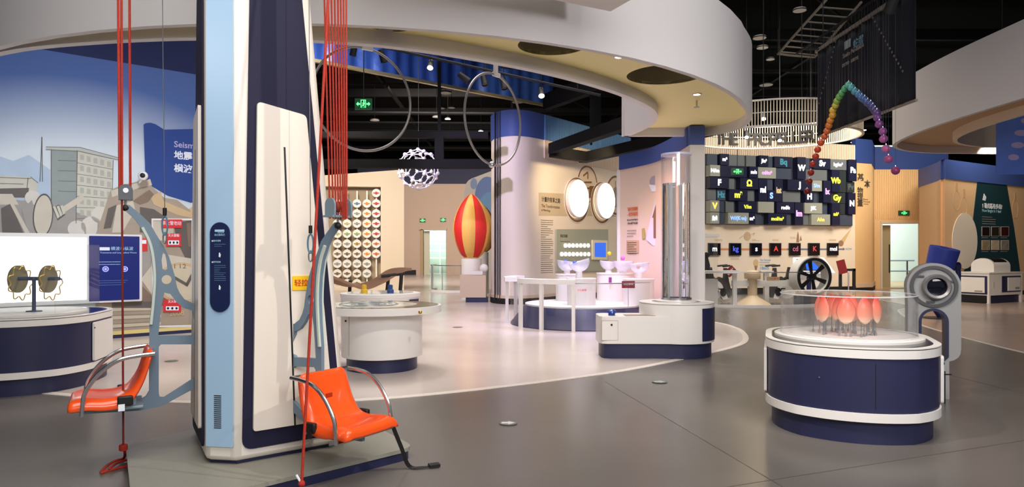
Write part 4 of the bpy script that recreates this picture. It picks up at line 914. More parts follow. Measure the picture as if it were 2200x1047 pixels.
# fire cabinet notices
fc = thing('fire_cabinet', 'thin-framed fire cabinet with red notices on the mural wall', 'cabinet'); fc.matrix_basis = WL.M
fr = [(324, 470), (413, 470), (412, 702), (325, 704)]
decal(WL, fc, 'frame', fr, white_paint, .03, .02, [[(327, 474), (410, 474), (409, 698), (328, 700)]])
for px_, py_, w_, h_, b_ in ((367, 481, 44, 18, '非火警勿动'), (371, 516, 32, 28, '灭火器箱'), (368, 657, 38, 27, '灭火器')):
    d_ = decal(WL, fc, 'red_notice', [(px_-w_/2, py_-h_/2), (px_+w_/2, py_-h_/2), (px_+w_/2, py_+h_/2), (px_-w_/2, py_+h_/2)], red_print, .05, .006)
    wtext(WL, d_, b_, px_, py_-(h_/2-7) if h_ > 20 else py_+3, 5 if h_ > 20 else 7, ink_white, .0565, 'CENTER', sx=.8)
    if h_ > 20: decal(WL, d_, 'pictogram_strip', [(px_-w_*.36, py_+1), (px_+w_*.36, py_+1), (px_+w_*.36, py_+h_*.36), (px_-w_*.36, py_+h_*.36)], ink_white, .056, .002)
    if h_ > 20:
        for q in range(3): decal(WL, d_, 'pictogram', ellipse(px_-w_*.24+q*w_*.24, py_+h_*.2, w_*.07, h_*.1, 10), black, .058, .0015)
nc = thing('fire_notice', 'small red fire notice between the blue screen and the swing arm', 'sign'); nc.matrix_basis = WL.M
d_ = decal(WL, nc, 'card', [(302, 513), (316, 513), (316, 540), (302, 540)], red_print, .03, .01); decal(WL, nc, 'pictogram', [(304, 516), (313, 516), (313, 524), (304, 524)], ink_white, .0405, .002)
g = at(307, 378, 10.9); dc = thing('dome_camera', 'white ball camera with black eye above the collapsed house relief', 'camera', g)
MB().sphere((0, 0, 0), .075, 18, 12).build('ball', white, dc); MB().sphere((.02, -.045, .0), .042, 14, 10).build('lens', black, dc); MB().tube([(-.02, .02, -.06), (-.1, .08, -.1)], .015, 8).build('bracket', white, dc)

# ---------------- hand-wheel wall
hw_ = bpy.data.objects.new('wall_hand_wheels', None); COL.objects.link(hw_); struct(hw_)
WH = Face(((640-1100)/F*24.6, 24.6), ((868-1100)/F*25.2, 25.2)); hw_.matrix_basis = WH.M
a, b = WH.hit(719, 607), WH.hit(818, 402)
a_, b_ = WH.hit(690, 640), WH.hit(868, 374)
Lx = WH.len
MB().prism([(0, 0), (Lx, 0), (Lx, 4.45), (0, 4.1)], -.6, 0, [[(a[0]-1, a[1]), (b[0], a[1]), (b[0], b[1]), (a[0]-1, b[1])]]).build('white_casing', mat('casing_cream', (228, 210, 184), .6), hw_, smooth=0)
MB().prism([(0, 0), (Lx, 0), (Lx, 4.3), (0, 4.0)], -.62, -.35).build('back_panel', mat('smoked_panel', (168, 150, 124), .15), hw_, smooth=0)
wh_white = mat('wheel_white', (240, 236, 226), .45)
pxs = (724.6, 745.5, 766.8, 788.2, 808.3); pys = (415, 437.5, 459, 480.6, 502.5, 524, 545.6, 567, 588, 609)
wc_ = [[None]*4+['r'], ['b', 'b', 'b', 'o', 'r'], ['b', 'b', 'g', 'o', 'r'], ['g', 'y', 'g', 'o', 'r'], ['y', 'n', 'n', 'o', 'r'], ['g', 'g', 'k', 'k', 'e'], ['d', 'd', 'd', 'o', 'e'], ['g', 'g', 'g', 'g', None], ['d', 'd', 'd', 'g', None], ['d', 'd', 'd', None, None]]
wcol = dict(r=(200, 50, 56), b=(90, 122, 166), o=(236, 140, 40), g=(150, 152, 150), y=(190, 186, 120), n=(150, 176, 110), k=(170, 130, 50), e=(214, 100, 50), d=(120, 100, 70))
disc_me = None; R0 = .155
for r_, row in enumerate(wc_):
    for c, k in enumerate(row):
        if not k: continue
        s_, t_ = WH.hit(pxs[c], pys[r_]); Mw = Matrix.Translation((s_, t_, -.02))
        if disc_me is None:
            o = MB().lathe([(0, -.02), (R0, -.02), (R0, .02), (R0-.02, .025), (R0-.025, .01), (0, .01)], 28).build('hand_wheel', wh_white, hw_, Mw); disc_me = o.data
            h = MB().box((0, 0, .02), (.22, .035, .02)).lathe([(.055, .01), (.055, .04), (0, .045)], 14).build('hub_bar', mat('wheel_'+k, wcol[k], .5), o, smooth=0); hub_v = h.data
        else:
            o = bpy.data.objects.new('hand_wheel', disc_me); COL.objects.link(o); o.parent = hw_; o.matrix_basis = Mw
            key = 'wheel_'+k; me = bpy.data.meshes.get('hub_'+k)
            if me is None: me = hub_v.copy(); me.name = 'hub_'+k; me.materials.clear(); me.materials.append(mat(key, wcol[k], .5))
            h = bpy.data.objects.new('hub_bar', me); COL.objects.link(h); h.parent = o
for c in range(5):
    s_, t_ = WH.hit(pxs[c], 410); MB().box((s_, (t_+a[1])/2, -.1), (.05, t_-a[1], .03)).build('hanger_strip', wh_white, hw_, smooth=0)
# ---------------- far end: bubble wall, balloon, glass ring
WB2 = Face(((997-1100)/F*27, 27), ((1066-1100)/F*25.5, 25.5))
wbub = struct(MB().prism(rounded_poly([(0, 0), (WB2.len, 0), (WB2.len, 4.5), (0, 4.2)], [0, 0, 0, .5]), -.2, 0).build('wall_bubbles', mat('pale_wall', (214, 206, 200), .6), None, WB2.M, smooth=0))
for x, y, r_, c in ((1045, 420, 40, (120, 140, 190)), (1052, 455, 42, (120, 160, 200)), (1018, 395, 12, (150, 164, 200))):
    s_, t_ = WB2.hit(x, y); r_ = r_/F*26; e_ = [(px_, py_) for px_, py_ in ellipse(s_, t_, r_, r_, 30)]
    e_ = [(min(max(p[0], 0.02), WB2.len-.02), p[1]) for p in e_]; MB().prism(e_, 0, .004+.002*(y % 3)).build('bubble_print', mat('bubble_%d' % x, c, .5), wbub, smooth=0)
def balloon(px, d, ztop, zbot, rmax, label, rz):
    t = thing('fabric_balloon', label, 'balloon', ((px-1100)/F*d, d, 0), rz, 'striped fabric balloons')
    red = mat('red_fabric', (206, 40, 36), .55); yel = mat('yellow_fabric', (226, 178, 92), .55); Hh = ztop-zbot; n = 10
    n = 8; prof = [(rmax*f, zbot+Hh*z) for f, z in ((.42, 0), (.62, .06), (.84, .2), (.97, .35), (1, .47), (.93, .6), (.76, .74), (.5, .87), (.22, .96), (.001, 1))]
    pr = [(p.x, p.y) for p in smoothpts([(a, b, 0) for a, b in prof], 3)]
    for k in range(n):
        a0, a1 = 2*PI*k/n, 2*PI*(k+1)/n; m = MB(); q = 5; vs2 = []; fs2 = []
        for r_, z in pr:
            for j in range(q+1): f = j/q; rr = r_*(1+.06*math.sin(PI*f)); an = a0+(a1-a0)*f; vs2.append((rr*math.cos(an), rr*math.sin(an), z))
        for i in range(len(pr)-1):
            for j in range(q): b0 = i*(q+1)+j; fs2.append((b0, b0+1, b0+q+2, b0+q+1))
        m.add(vs2, fs2).build('gore', red if k % 2 else yel, t, smooth=60)
    MB().lathe([(rmax*.42, zbot), (rmax*.4, zbot-.03), (0, zbot-.03)], 20).build('mouth_ring', yel, t); return t
bb = balloon(1013, 20.3, zat(416, 20.3), zat(553, 20.3), .53, 'red and yellow striped balloon on a white stand', -PI/2-PI/8-.12)
MB().cyl((0, 0, 0), .3, zat(553, 20.3)-.04, 24).build('stand', white, bb)
balloon(1037, 23.2, zat(440, 23.2), zat(540, 23.2), .42, 'second striped balloon half hidden behind the first', .5)
MB().cyl((0, 0, 0), .2, zat(540, 23.2)-.04, 20).build('stand', white, [o for o in SC.objects if o.name.startswith('fabric_balloon')][-1])
bs = thing('beige_kiosk', 'beige box kiosk with dark foot beside the round-cornered wall', 'cabinet', ((1017-1100)/F*19.2, 19.2, 0))
MB().box((0, 0, .45), (.72, .5, .62)).build('body', beige, bs, smooth=0); MB().box((.1, 0, .07), (.6, .46, .14)).build('foot', navy, bs, smooth=0)
MB().box((.12, -.1, .82), (.3, .3, .1)).build('white_device', white, bs, smooth=0); MB().sphere((.3, -.12, .95), .12, 14, 8).build('device_head', white, bs); MB().cyl((.22, -.1, .62), .1, .12, 16).build('device_base', black, bs)
gring = thing('glass_ring_rail', 'low round clear barrier with white kerb in front of the far doorway', 'railing', ((985-1100)/F*24.5, 24.5, 0))
arc_slab(.98, .99, .05, .92, R_(150), R_(330), 40).build('clear_panel', glass, gring); arc_slab(.94, 1.03, 0, .08, R_(150), R_(360), 40).build('kerb', white, gring); arc_slab(.97, 1.0, .92, .95, R_(150), R_(330), 40).build('top_edge', steel, gring)
for a in (165, 200, 240, 280): MB().box((.985*math.cos(R_(a)), .985*math.sin(R_(a)), .45), (.03, .03, .9)).build('post', steel, gring, smooth=0)
# hanging molecule
mo = thing('molecule_model', 'hanging white ball-and-stick cage molecule lit violet', 'model', at(899, 364, 20))
ph = (1+5**.5)/2; vv = set()
for base in ((0, 1, 3*ph), (1, 2+ph, 2*ph), (ph, 2, 2*ph+1)):
    for sg in range(8):
        p = [base[i]*(-1 if sg >> i & 1 else 1) for i in range(3)]
        for r_ in range(3): vv.add(tuple(round(x, 5) for x in (p[r_], p[(r_+1) % 3], p[(r_+2) % 3])))
vv = [Vector(v)*(.58/4.956) for v in vv]; mwhite = mat('molecule_white', (226, 222, 240), .4)
am = None
for v in vv:
    if am is None: o = MB().sphere((0, 0, 0), .055, 12, 8).build('atom', mwhite, mo); am = o.data
    else: o = bpy.data.objects.new('atom', am); COL.objects.link(o); o.parent = mo
    o.location = v
b = MB(); mn = min((vv[0]-v).length for v in vv[1:])
for i in range(60):
    for j in range(i):
        if (vv[i]-vv[j]).length < mn*1.1: b.tube([vv[i], vv[j]], .016, 6)
stuff(b.build('bonds', mwhite, mo)); MB().tube([(0, 0, .57), (0, 0, 9-mo.location.z)], .008, 6).build('wire', blackmat, mo)
spot((-2.2, 18.2, 5.6), (-2.74, 20, 3.9), 130, (160, 135, 255), 70, .5, .1)
# black frame beams
fm = struct(MB().box((-3.4, 17.2, 3.62), (5.8, .25, .22)).build('ceiling_frame', truss_m, smooth=0))
beam((-6.2, 17.2, 4.35), (-.6, 17.2, 4.35), .2, .16, truss_m, fm, 'frame_beam'); MB().box((-1.83, 17.2, 4.0), (.22, .22, .7)).build('frame_post', truss_m, fm, smooth=0)
for x in (-5.8, -1.83): MB().box((x, 17.2, 6.3), (.08, .08, 5.4)).build('hanger', truss_m, fm, smooth=0)
f2 = struct(MB().box((1.9, 16.4, 4.0), (.05, .05, .05)).build('ceiling_frame_right', truss_m, smooth=0))
def wb(p, q, w=.24, h=.26): return beam(p, q, w, h, truss_m, f2, 'frame_beam')
wb((1.05, 17.7, 4.08), (2.6, 13.6, 4.08)); wb((1.05, 17.7, 4.0), (1.95, 18.6, 4.0)); wb((1.95, 18.9, 4.0), (4.2, 14.4, 4.0)); wb((.9, 18.0, 5.35), (2.9, 14.2, 5.35), .2, .4)
MB().box((1.98, 16.2, 4.7), (.24, .24, 1.2)).build('frame_post', truss_m, f2, smooth=0); MB().box((1.98, 16.2, 7.0), (.08, .08, 3.9)).build('hanger', truss_m, f2, smooth=0)

# ---------------- centre wall prints (Face WC, wall mesh is in world space so the prints carry the frame themselves)
def wdecal(FC, parent, name, pts, m, off=0, th=.004, holes=()): o = decal(FC, parent, name, pts, m, off, th, holes); o.matrix_basis = FC.M; return o
wdecal(WC, wc, 'tan_heading_band', [(1157, 414), (1345, 422), (1345, 466), (1157, 463)], mat('tan_band', (198, 180, 154), .6), 0, .006)
wtext(WC, wc, '计量的变革之路', 1163, 433, 8.5, ink, .007, world=1, fit=1203, bold=.02); wtext(WC, wc, 'The Transformation', 1163, 446, 7, ink, .007, world=1, fit=1202); wtext(WC, wc, 'in Metrology', 1163, 454, 5, ink, .007, world=1, fit=1182)
s_, t_ = WC.hit(1162, 473); textlines(s_, t_, WC.hit(1188, 473)[0]-s_, 26, .058, .014, ink, wc, WC.M, seed=8)
def wring(px, py, hpx, holes_m, off):
    s_, t_ = WC.hit(px, py); t2 = WC.hit(px, py-hpx)[1]; r_ = t2-t_; return s_, t_, r_
brown_r = mat('brown_ring_print', (128, 92, 62), .6)
for k, (px_, py_, h_) in enumerate(((1262, 396, 42), (1323, 420, 44), (1239, 430, 50), (1292, 436, 46))):
    s_, t_, r_ = wring(px_, py_, h_, None, 0); o_ = .008+k*.004
    for f, m_ in ((1, white_paint), (.96, brown_r), (.86, cream)):
        MB().prism(ellipse(s_, t_, r_*f, r_*f, 48), 0, o_+(1-f)*.01).build('print_ring', m_, wc, WC.M, smooth=0)
for px_, py_, h_, lab in ((1236, 427, 41, 'left'), (1295, 432, 39, 'right')):
    s_, t_, r_ = wring(px_, py_, h_, None, 0)
    t = thing('round_light_panel', 'round glowing white panel on the cream wall, %s of two' % lab, 'light panel', group='round light panels'); t.matrix_basis = WC.M @ Matrix.Translation((s_, t_, .03))
    MB().lathe([(r_, 0), (r_, .09), (r_-.02, .1)], 56, cap=False).build('rim', white, t); MB().lathe([(0, .095), (r_-.015, .095)], 56, cap=False).build('diffuser', mat('disc_glow', (255, 255, 255), .5, emit=(255, 252, 248), estr=2.2), t)
b = MB()
for p in (((1262, 385), (1262, 372)), ((1252, 378), (1262, 370)), ((1254, 392), (1270, 392)), ((1258, 405), (1268, 405)), ((1248, 424), (1270, 424))):
    q0, q1 = WC.hit(*p[0]), WC.hit(*p[1]); d = Vector((q1[0]-q0[0], q1[1]-q0[1])); b.box((0, 0, .002), (d.length, .05, .004), M=Matrix.Translation(((q0[0]+q1[0])/2, (q0[1]+q1[1])/2, .016)) @ Matrix.Rotation(math.atan2(d.y, d.x), 4, 'Z'))
b.build('balance_print', brown_r, wc, WC.M, smooth=0); wdecal(WC, wc, 'pedestal_print', [(1266, 400), (1276, 400), (1274, 425), (1264, 425)], brown_r, .014, .005)
wdecal(WC, wc, 'gauge_print', ellipse(1322, 424, 8, 22, 24), ink_grey, .016, .004); decal_line(WC, wc, 'needle_print', [(1321, 390), (1322, 420)], .04, ink_grey, .02).matrix_basis = WC.M
ip2 = thing('grey_info_board', 'grey-green board with two rows of white discs and a small blue screen', 'display panel'); ip2.matrix_basis = WC.M
decal(WC, ip2, 'board', [(1192, 493), (1303, 493), (1303, 582), (1192, 584)], mat('grey_green_board', (160, 164, 150), .5), .01, .05)
for k in range(15):
    x = (1210+(k)*8.2) if k < 7 else (1202+(k-7)*8.3); y = 528 if k < 7 else 546.5; s_, t_ = WC.hit(x, y)
    MB().lathe([(.062, 0), (.062, .04), (0, .045)], 24).build('white_disc', mat('disc_soft_glow', (250, 250, 250), .4, emit=(255, 255, 255), estr=.7), ip2, Matrix.Translation((s_, t_, .06)))
o = decal(WC, ip2, 'screen_frame', [(1267, 516), (1299, 517), (1299, 559), (1267, 558)], mat('cream_frame', (230, 222, 196), .5), .06, .05); decal(WC, o, 'screen', [(1271, 522), (1295, 522), (1295, 553), (1271, 552)], screen_blue, .11, .004)
wtext(WC, ip2, '检定流量', 1200, 510, 5, ink, .062); s_, t_ = WC.hit(1200, 519); textlines(s_, t_, .5, 1, .05, .012, ink, ip2, Matrix.Translation((0, 0, .06)), seed=9)
# ---------------- peach wall prints
T1 = Face((2.36-.002, 14.95), (2.66-.002, 14.35)); T2 = Face((2.70, 14.25), (2.84, 13.8))
wtext(T1, wb_, '飞机升空的秘密', 1348, 454, 6.2, ink_orange, .012, world=1, fit=1371, bold=.02); wtext(T1, wb_, '—伯努利原理', 1348, 465, 6.2, ink_orange, .012, world=1, fit=1371, bold=.02)
wtext(T1, wb_, 'The Secret of Aircraft Flying Up', 1348, 475, 3.5, ink, .012, world=1, fit=1371); wtext(T1, wb_, '- Bernoulli Principle', 1348, 483, 5, ink, .012, world=1, fit=1371)
s_, t_ = T1.hit(1348, 496); wq = T1.hit(1371, 496)[0]-s_; textlines(s_, t_, wq*.85, 3, .06, .016, ink_grey, wb_, T1.M @ Matrix.Translation((0, 0, .01)), seed=10)
wdecal(T1, wb_, 'tan_text_card', [(1347, 517), (1373, 517), (1373, 544), (1347, 544)], mat('tan_card', (200, 164, 130), .6), .008, .005); s_, t_ = T1.hit(1349, 522); textlines(s_, t_, wq*.85, 6, .045, .014, ink, wb_, T1.M @ Matrix.Translation((0, 0, .013)), seed=11)
wdecal(T2, wb_, 'airship_print', ellipse(1408, 391, 11, 13, 24), mat('lilac_grey_print', (170, 158, 172), .6), .012, .004); wdecal(T2, wb_, 'airship_hull', [(1396, 397), (1420, 399), (1414, 410), (1402, 412)], ink_white, .016, .004)
wdecal(T2, wb_, 'wing_print', [(1418, 392), (1424, 400), (1418, 528), (1404, 528), (1390, 515), (1392, 500)], mat('pale_wing', (222, 214, 220), .6), .013, .004)
wdecal(T2, wb_, 'arrow_print', [(1411, 440), (1418, 468), (1414, 468), (1414, 512), (1406, 512), (1406, 468), (1403, 468)], mat('brown_arrow', (140, 100, 70), .6), .018, .004)
wdecal(T2, wb_, 'gear_print', [(1380, 492), (1386, 490), (1387, 512), (1381, 514)], mat('olive_gear', (180, 166, 96), .6), .012, .004)
# ================================================================== UNITS WALL
ut = thing('unit_tile_wall', 'wall of navy and grey boxes with glowing unit symbols', 'display wall'); ut.matrix_basis = WU.M
tT = (WU.hit(1518, 331)[1]+WU.hit(1827, 345)[1])/2; tB = (WU.hit(1518, 483)[1]+WU.hit(1827, 485)[1])/2; rh = (tT-tB)/6
def us(zx): return WU.hit(1490+zx/4.987, 420)[0]
MB().box(((us(118)+us(1690))/2, (tT+tB)/2, .03), (us(1690)-us(118), tT-tB, .06)).build('backing', mat('tile_backing', (58, 64, 74), .4), ut, smooth=0)
TC = {'n': mat('tile_navy', (26, 30, 58), .35), 'g': mat('tile_grey', (104, 110, 114), .4), 's': mat('tile_slate', (62, 72, 90), .4), 'l': mat('tile_pale', (152, 156, 146), .45), 'd': mat('tile_charcoal', (44, 50, 54), .4), 'w': mat('tile_edge', (180, 170, 158), .5)}
GL = {k: mat('sym_'+k, v, .5, emit=v, estr=e) for k, v, e in (('w', (250, 250, 255), 1.6), ('t', (60, 130, 150), .5), ('r', (150, 30, 36), .5), ('p', (240, 150, 230), 1.2), ('y', (226, 230, 70), 1.2), ('o', (246, 200, 90), 1.2), ('b', (130, 170, 255), 1.2), ('n', (190, 170, 120), .6), ('k', (80, 90, 90), .1))}
tiles = [(0,118,232,'s','','w',1),(0,235,333,'n','m²','w',1),(0,333,522,'g','','w',1),(0,530,640,'g','','w',1),(0,650,748,'n','J/m²','w',1),(0,748,822,'s','','w',1),(0,822,1018,'n','Bq','t',1),(0,1045,1140,'n','W','w',2),(0,1145,1212,'s','','w',1),(0,1235,1418,'n','Sv','w',1),(0,1420,1602,'g','kg/m³','w',1),(0,1605,1690,'n','Pa','w',2),
 (1,118,230,'l','N/m','w',1),(1,230,522,'n','C','r',1),(1,540,638,'n','m/s','w',1),(1,640,840,'l','cd/m²','p',1),(1,842,1015,'s','','w',1),(1,1145,1395,'g','','w',1),(1,1418,1508,'n','Wb','y',2),(1,1510,1600,'d','','w',2),
 (2,118,330,'n','F','w',1),(2,332,415,'g','','w',1),(2,440,638,'n','Ω','y',1),(2,640,738,'n','rad','w',2),(2,740,822,'s','','w',1),(2,824,915,'n','kat','n',2),(2,940,1205,'n','J','w',1),(2,1207,1320,'l','S/m','b',1),(2,1325,1410,'n','lx','p',2),(2,1602,1690,'d','Pv','k',1),
 (3,118,215,'g','','w',1),(3,217,312,'s','Hz','t',1),(3,330,532,'n','m³','y',1),(3,534,618,'g','','w',1),(3,740,822,'n','S','b',1),(3,915,1110,'g','','w',1),(3,1130,1220,'n','H','w',1),(3,1222,1295,'s','','w',1),(3,1415,1598,'d','Gy','y',1),(3,1602,1685,'n','N','w',2),
 (4,118,220,'l','V','o',1),(4,222,302,'s','','w',1),(4,312,405,'g','','w',1),(4,430,635,'n','V/m','y',1),(4,637,810,'l','','w',1),(4,835,1028,'n','rad/s','w',1),(4,1030,1125,'n','lm','p',2),(4,1128,1320,'l','J/K','w',1),(4,1322,1400,'s','','w',1),(4,1410,1500,'n','m/s²','y',2),(4,1502,1590,'d','','w',1),
 (5,118,220,'l','J/(kg·K)','w',1),(5,222,300,'s','','w',1),(5,305,530,'l','W/(K·m)','b',1),(5,532,608,'n','m²','w',1),(5,610,705,'s','','w',1),(5,735,935,'n','mol/m³','y',1),(5,937,1005,'s','','w',1),(5,1128,1195,'g','','w',1),(5,1200,1405,'l','A/m','o',1),(5,1502,1670,'s','','w',1)]
rr = random.Random(3)
for row, x0, x1, c, sym, gc, span in tiles:
    a, b = us(x0)+.012, us(x1)-.012; t1 = tT-row*rh-.01; t0 = t1-rh*span+.02; pr = .16+rr.uniform(0, .12) if c in 'nl' else .08+rr.uniform(0, .04)
    o = MB().box(((a+b)/2, (t0+t1)/2, pr/2+.05), (b-a, t1-t0, pr)).build('unit_box', TC[c], ut, smooth=0)
    if sym:
        big = len(sym) <= 3 and '/' not in sym and '²' not in sym
        z = .27 if big else .17; text(sym, z, GL[gc], o, Matrix.Translation(((a+b)/2, (t0+t1)/2, pr+.052)), .004, bold=.012 if big else .005, sx=min(1, (b-a)*.9/(len(sym)*z*.6)))
# timeline of base units
lm_ = mat('timeline_orange', (206, 140, 90), .6); lm2 = mat('timeline_grey', (110, 116, 140), .6)
def zx5(x, y): return (1490+x/4.987, 480+y/4.987)
decal(WU, wu, 'timeline_bar', [zx5(150, 268), zx5(1000, 270), zx5(1000, 288), zx5(150, 288)], lm_, .0, .01); decal(WU, wu, 'timeline_bar', [zx5(1000, 270), zx5(1605, 270), zx5(1605, 284), zx5(1000, 288)], lm2, .0, .01)
decal(WU, wu, 'timeline_arrow', [zx5(1600, 262), zx5(1622, 277), zx5(1600, 292)], lm2, .0, .012); wtext(WU, wu, 'NOW', *zx5(1628, 288), 4.4, ink_blue, .004)
for k, (x0, x1, sym, c) in enumerate(((150, 275, 'm', 'w'), (375, 497, 'kg', 'bl'), (597, 718, 's', 'w'), (808, 925, 'A', 're'), (1017, 1132, 'cd', 'pi'), (1222, 1337, 'K', 're'), (1425, 1537, 'mol', 'w'))):
    nm = ('metre', 'kilogram', 'second', 'ampere', 'candela', 'kelvin', 'mole')[k]
    t = thing('unit_screen', 'square black screen showing the symbol %s on the timeline' % sym, 'screen', group='base unit screens on the timeline'); t.matrix_basis = WU.M
    q = [zx5(x0, 212), zx5(x1, 213), zx5(x1, 344), zx5(x0, 345)]; decal(WU, t, 'case', q, black, .01, .07)
    q2 = [zx5(x0+8, 222), zx5(x1-8, 222), zx5(x1-8, 335), zx5(x0+8, 335)]; sc_ = decal(WU, t, 'screen', q2, mat('dark_screen', (14, 14, 20), .15, emit=(16, 18, 40), estr=.15), .08, .004)
    gm_ = {'w': GL['w'], 'bl': mat('sym_bl', (70, 90, 200), .5, emit=(70, 90, 220), estr=.8), 're': mat('sym_re', (200, 60, 60), .5, emit=(210, 60, 60), estr=.8), 'pi': mat('sym_pi', (170, 90, 120), .5, emit=(170, 90, 120), estr=.6)}[c]
    s_, t_ = WU.hit(*zx5((x0+x1)/2, 275)); text(sym, .24 if len(sym) < 3 else .2, gm_, sc_, Matrix.Translation((s_, t_, .085)), .003, bold=.004)
sep = mat('sepia_print', (150, 120, 92), .7)
s_, t_ = WU.hit(*zx5(575, 140)); MB().prism(ellipse(s_, t_, .14, .15, 28), 0, .006).build('planet_print', mat('planet_sepia', (196, 170, 140), .7, noise=.3, nscale=14), wu, smooth=0); decal_line(WU, wu, 'orbit_print', [zx5(490, 165), zx5(530, 135)], .012, sep); decal_line(WU, wu, 'orbit_print', [zx5(620, 120), zx5(655, 105), zx5(640, 130)], .012, sep)
decal(WU, wu, 'rocket_print', [zx5(1118, 85), zx5(1127, 130), zx5(1130, 205), zx5(1100, 205), zx5(1108, 130)], sep, 0, .006); decal(WU, wu, 'rocket_print', [zx5(1148, 130), zx5(1160, 185), zx5(1135, 190)], sep, 0, .006)
decal(WU, wu, 'comet_tail_print', [zx5(1555, 205), zx5(1690, 55), zx5(1660, 120), zx5(1605, 220)], mat('comet_tan', (206, 176, 130), .7), 0, .005); decal(WU, wu, 'comet_print', [zx5(*p) for p in ellipse(1578, 215, 28, 32, 20)], sep, .005, .004)
s_, t_ = WU.hit(*zx5(667, 425)); MB().prism(ellipse(s_, t_, .1, .125, 24), 0, .006).build('bulb_print', mat('bulb_tan', (206, 178, 130), .7), wu, smooth=0); decal(WU, wu, 'bulb_cap_print', [zx5(650, 455), zx5(684, 455), zx5(676, 500), zx5(658, 500)], sep, .006)
wtext(WU, wu, 'The Second', *zx5(708, 408), 5.2, ink_blue, .004, fit=1655); decal_line(WU, wu, 'rule', [zx5(708, 420), zx5(810, 420)], .02, ink_blue); wtext(WU, wu, '1860S', *zx5(708, 500), 6.8, ink_blue, .004, bold=.02, fit=1652)
for x, y, w_ in ((230, 175, .5), (625, 175, .55), (845, 175, .45), (1035, 150, .45), (1450, 175, .55), (708, 440, .75), (395, 375, .6)):
    s_, t_ = WU.hit(*zx5(x, y)); textlines(s_, t_, w_*.55, 2, .04, .012, sep, wu, Matrix(), seed=int(x))
WA = Face((12.06, 24.0), (12.82, 24.35))
for ch, x, y, h_ in (('基', 1841, 390, 14), ('本', 1856, 403, 13), ('物', 1841, 417, 12), ('理', 1841, 430, 12), ('量', 1841, 443, 12)): wtext(WA, wt, ch, x, y, h_, ink, .012, world=1, bold=.02, fit=x+h_+.5)
wtext(WA, wt, 'Basic', 1854, 430, 3.5, sep, .012, world=1, sx=1.6); wtext(WA, wt, 'Physical', 1854, 435, 3.5, sep, .012, world=1, sx=1.4); wtext(WA, wt, 'Units', 1854, 440, 3.5, sep, .012, world=1, sx=1.6)
def exit_sign(px, py, d, w, h, label, rod, sym='run', rz=0):
    t = thing('exit_sign', label, 'exit sign', at(px, py, d), rz)
    MB().box((0, 0, 0), (w, .04, h)).build('case', mat('sign_green_dark', (24, 60, 40), .4, emit=(20, 90, 50), estr=.25), t, smooth=0)
    gg = mat('sign_green_lit', (90, 240, 130), .4, emit=(90, 245, 130), estr=2.2); T = Matrix.Translation((0, -.022, 0)) @ RXm; u = h/.24
    MB().prism([(-.055*u, -.08*u), (.055*u, -.08*u), (.055*u, .09*u), (-.055*u, .09*u)], 0, .004, [[(-.042*u, -.08*u+.002), (.042*u, -.08*u+.002), (.042*u, .077*u), (-.042*u, .077*u)]], T).build('doorway_symbol', gg, t, smooth=0)
    MB().prism(rounded_poly([(-.02*u, .02*u), (.02*u, .045*u), (.035*u, .0), (.012*u, -.02*u), (.03*u, -.07*u), (.0, -.035*u), (-.035*u, -.06*u), (-.008*u, .0)], 0), 0, .005, (), T).prism(ellipse(.012*u, .058*u, .014*u, .014*u, 12), 0, .005, (), T).build('runner_symbol', gg, t, smooth=0)
    for s in (-1, 1):
        MB().prism([(s*.15*u, 0), (s*.11*u, .045*u), (s*.11*u, .016*u), (s*.07*u, .016*u), (s*.07*u, -.016*u), (s*.11*u, -.016*u), (s*.11*u, -.045*u)], 0, .004, (), T).build('arrow_symbol', gg, t, smooth=0)
    if rod:
        MB().tube([(0, 0, h/2), (.03, 0, 9-t.location.z)], .01, 6).build('rod', blackmat, t)
    return t
exit_sign(781, 224, 14, .35, .23, 'green hanging exit sign with arrows under the dark roof', True)
exit_sign(1584, 369, 20.5, .36, .2, 'small green exit sign hanging in front of the unit boxes', True)
exit_sign(1942, 458, 25.95, .42, .18, 'small exit sign above the right-hand doorway', False)
exit_sign(908, 474, 41.975, .36, .24, 'left of two small exit signs on the far wall', False); exit_sign(952, 473, 41.975, .36, .24, 'right of two small exit signs on the far wall', False)

# ================================================================== SLATTED RING
RX0, RY0, ZB, RHt = 6.62, 17.3, 4.28, .6; rx, ry = 2.08, 1.8
rg = thing('slatted_ring', 'large hanging ring of thin pale slats with dark letters', 'ceiling feature', (RX0, RY0, ZB))
def ring_band(z0, z1, w): return MB().prism(ellipse(0, 0, rx+w, ry+w, 90), z0, z1, [ellipse(0, 0, rx-w, ry-w, 90)])
ring_band(0, .035, .03).build('lower_rim', white, rg); ring_band(RHt, RHt+.03, .03).build('upper_rim', white, rg); ring_band(.32, .335, .012).build('middle_rim', white, rg)
b = MB()
for i in range(190):
    a = 2*PI*i/190; b.box((rx*math.cos(a), ry*math.sin(a), RHt/2), (.022, .022, RHt), a)
stuff(b.build('slats', mat('slat_cream', (232, 220, 196), .5), rg, smooth=0, recalc=False))
word = 'THE PROPELLER'; ink_d = mat('letter_black', (24, 22, 22), .5)
for i, ch in enumerate(word):
    if ch == ' ': continue
    px_ = 1547+i*15.8+(4 if i > 3 else 0); X = None
    for a in [R_(160-k*.5) for k in range(280)]:
        x, y = RX0+(rx-.04)*math.cos(a), RY0+(ry-.04)*math.sin(a)
        if abs(1100+F*x/y-px_) < 1.2: X = (x-RX0, y-RY0, a); break
    if X is None: continue
    tg = math.atan2(ry*math.cos(X[2]), -rx*math.sin(X[2]))+PI
    text(ch, .48, ink_d, rg, Matrix.Translation((X[0], X[1], .25)) @ Matrix.Rotation(tg, 4, 'Z') @ RXm @ Matrix.Shear('XZ', 4, (0, 0)), .015, name='letter', bold=.008, sx=.95)
